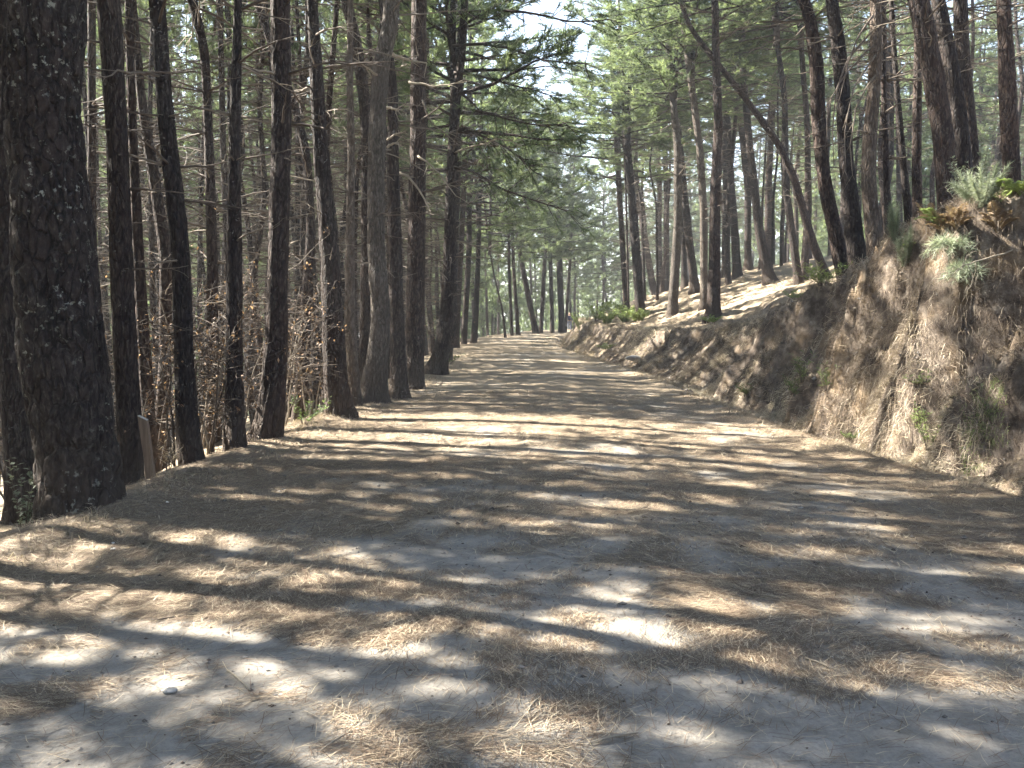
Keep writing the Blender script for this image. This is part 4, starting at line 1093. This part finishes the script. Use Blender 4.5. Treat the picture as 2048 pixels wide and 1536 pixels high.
def ray_branch(pts, D, w0, label, name="fallen_branch", tone=.95, subs=(), cat="branch", fine=8):
    global rng
    rng = np.random.default_rng(int(pts[0][0]) + 7); random.seed(int(pts[0][0]))
    P = np.array([at(x, y, d) for (x, y), d in zip(pts, D)]); t = np.linspace(0, 1, len(P)); tt = np.linspace(0, 1, 14)
    Q = np.stack([np.interp(tt, t, P[:, k]) for k in range(3)], 1) + rng.normal(0, .006, (14, 3)); o = Q[0].copy()
    root = empty(name, o, label, cat); mb = MB(); mb.tube(Q - o, np.linspace(w0, w0 * .4, 14), 6, tone); obj("main_stem", mb.build("main_stem", DEAD), root)
    for sp in subs:
        S = np.array([at(x, y, D[-1]) for x, y in sp]) - o; k = np.linspace(0, 1, len(S)); kk = np.linspace(0, 1, 8)
        S = np.stack([np.interp(kk, k, S[:, c]) for c in range(3)], 1) + rng.normal(0, .005, (8, 3)); mb = MB(); mb.tube(S, np.linspace(w0 * .5, w0 * .2, 8), 4, tone)
        for _ in range(3):
            X = limb(S[rng.integers(2, 7)], unit(S[-1] - S[0] + rng.normal(0, .1, 3)), .08, -.3, 4); mb.tube(X, [.002] * 4, 3, tone, 0, False)
        obj("twig", mb.build("twig", DEAD), root)
Db = hit(2030, 505) or 9.3
ray_branch([(2048, 488), (2005, 508), (1965, 520), (1932, 528), (1905, 552)], [Db + .05, Db - .05, Db - .25, Db - .35, Db - .35], .011, "bleached bare branch hanging out over the shaded bank", tone=1.0,
           subs=[[(1932, 528), (1915, 545), (1905, 560)], [(1935, 528), (1945, 550), (1942, 572), (1930, 580)], [(1950, 525), (1956, 548), (1950, 570)], [(1925, 533), (1935, 510), (1945, 502)]])
for i, (a, b, lab) in enumerate([((200, 1213), (219, 1221), "short grey broken twig on the needles at left"), ((1610, 1320), (1668, 1342), "pale stalk lying on the bare track at right"), ((455, 1345), (500, 1385), "straw stalk near the small stone"), ((1055, 1425), (1082, 1398), "small dry leaf stalk on the bare grey patch"),
        ((300, 1245), (420, 1230), "long thin brown stick lying on the track at left"), ((640, 1508), (700, 1470), "crossed straw stick at the bottom of the track"), ((1180, 1490), (1275, 1470), "long straw needle stem on the grey patch")]):
    A = place(*a); B = place(*b); A[2] += .008; B[2] += .008; t = np.linspace(0, 1, 6)[:, None]
    P = A + (B - A) * t; P[:, 2] += .006 * np.sin(t[:, 0] * 3.14); mb = MB(); mb.tube(P - A, np.linspace(.0045, .003, 6), 6, .95 if i != 4 else .2)
    o = obj("stick", mb.build("stick", DEAD), None, tuple(A)); tag(o, lab, "stick")

# ------------------------------------------------------------------ the walker far down the track
def skin(name, J, E, Rad, mat, parent, root=0):
    me = bpy.data.meshes.new(name); me.from_pydata(J, E, []); me.materials.append(mat)
    o = obj(name, me, parent); md = o.modifiers.new("skin", 'SKIN')
    for i, r_ in enumerate(Rad): me.skin_vertices[0].data[i].radius = (r_, r_)
    me.skin_vertices[0].data[root].use_root = True
    s = o.modifiers.new("sub", 'SUBSURF'); s.levels = 1; s.render_levels = 2
    return o
def flat(name, c, rough=.8):
    m, nt, out = newmat(name); tc = nt.nodes.new("ShaderNodeTexCoord")
    n = noise(nt, tc.outputs["Object"], 30, 3); p = nd(nt, "ShaderNodeBsdfPrincipled"); p.inputs["Roughness"].default_value = rough
    L(nt, ramp(nt, n, [(.3, tuple(v * .8 for v in c)), (.7, c)]), p.inputs["Base Color"]); L(nt, p.outputs[0], out.inputs[0]); return m
def walker():
    D = 81.0; p = at(1139, 660, D); z = float(H(p[0], D))
    root = empty("person", (p[0], D, z), "dark haired person in navy top and blue grey trousers walking at the far bend", "person")
    J = [(0, 0, .95), (0, 0, 1.12), (0, 0, 1.32), (0, 0, 1.44), (0, -.01, 1.53), (0, -.02, 1.64),
         (.09, 0, .90), (.11, -.10, .50), (.11, .02, .09), (.11, -.14, .03), (-.09, 0, .90), (-.10, .08, .50), (-.10, .22, .12), (-.10, .10, .03),
         (.19, 0, 1.38), (.25, .03, 1.10), (.24, -.08, .87), (-.19, 0, 1.38), (-.25, -.02, 1.10), (-.24, -.16, .90)]
    E = [(0, 1), (1, 2), (2, 3), (3, 4), (4, 5), (0, 6), (6, 7), (7, 8), (8, 9), (0, 10), (10, 11), (11, 12), (12, 13), (2, 14), (14, 15), (15, 16), (2, 17), (17, 18), (18, 19)]
    Rd = [.125, .115, .13, .055, .075, .095, .085, .06, .042, .035, .085, .06, .042, .035, .055, .04, .03, .055, .04, .03]
    for hd, sgn in ((16, 1), (19, -1)):
        hx, hy, hz = J[hd]; k = len(J); J.append((hx + .005 * sgn, hy - .01, hz - .05)); E.append((hd, k)); Rd.append(.026)
        for f in range(4):
            J.append((hx + .005 * sgn, hy - .035 + f * .02, hz - .095)); J.append((hx - .01 * sgn, hy - .037 + f * .021, hz - .15 + .008 * abs(f - 1.5)))
            E += [(k, len(J) - 2), (len(J) - 2, len(J) - 1)]; Rd += [.009, .008]
        J.append((hx - .01 * sgn, hy - .05, hz - .06)); J.append((hx - .02 * sgn, hy - .065, hz - .10)); E += [(k, len(J) - 2), (len(J) - 2, len(J) - 1)]; Rd += [.010, .009]
    # nose, ears
    k = len(J); J += [(0, -.125, 1.62)]; E += [(5, k)]; Rd += [.016]
    skin("body", J, E, Rd, flat("skin", (.45, .28, .2)), root)
    skin("top", [(0, 0, .93), (0, 0, 1.12), (0, 0, 1.34), (.19, 0, 1.39), (.255, .03, 1.10), (.242, -.06, .92), (-.19, 0, 1.39), (-.255, -.02, 1.10), (-.242, -.14, .94)],
         [(0, 1), (1, 2), (2, 3), (3, 4), (4, 5), (2, 6), (6, 7), (7, 8)], [.155, .15, .16, .075, .058, .048, .075, .058, .048], flat("navy_cloth", (.02, .025, .09)), root)
    skin("trousers", [(0, 0, .93), (.09, 0, .86), (.11, -.10, .50), (.11, .01, .12), (-.09, 0, .86), (-.10, .08, .50), (-.10, .21, .15)],
         [(0, 1), (1, 2), (2, 3), (0, 4), (4, 5), (5, 6)], [.15, .108, .08, .065, .108, .08, .065], flat("blue_grey_cloth", (.16, .19, .27)), root)
    skin("hair", [(0, .03, 1.70), (0, .07, 1.58), (0, .08, 1.42)], [(0, 1), (1, 2)], [.11, .105, .08], flat("dark_hair", (.015, .01, .008)), root)
walker()

# ------------------------------------------------------------------ air
def haze():
    x0, x1, y0, y1, z0, z1 = -420, 420, -80, 640, -110, 60
    V = [(x, y, z) for x in (x0, x1) for y in (y0, y1) for z in (z0, z1)]
    Q = [[0, 1, 3, 2], [4, 6, 7, 5], [0, 4, 5, 1], [2, 3, 7, 6], [0, 2, 6, 4], [1, 5, 7, 3]]
    m, nt, out = newmat("haze"); v = nd(nt, "ShaderNodeVolumePrincipled")
    v.inputs["Color"].default_value = (.86, .90, .95, 1); v.inputs["Density"].default_value = .0013; v.inputs["Anisotropy"].default_value = .3
    L(nt, v.outputs[0], out.inputs["Volume"])
    tag(obj("haze", mesh("haze", V, [Q], m, smooth=False)), kind="stuff")
haze()
scene.cycles.volume_bounces = 0
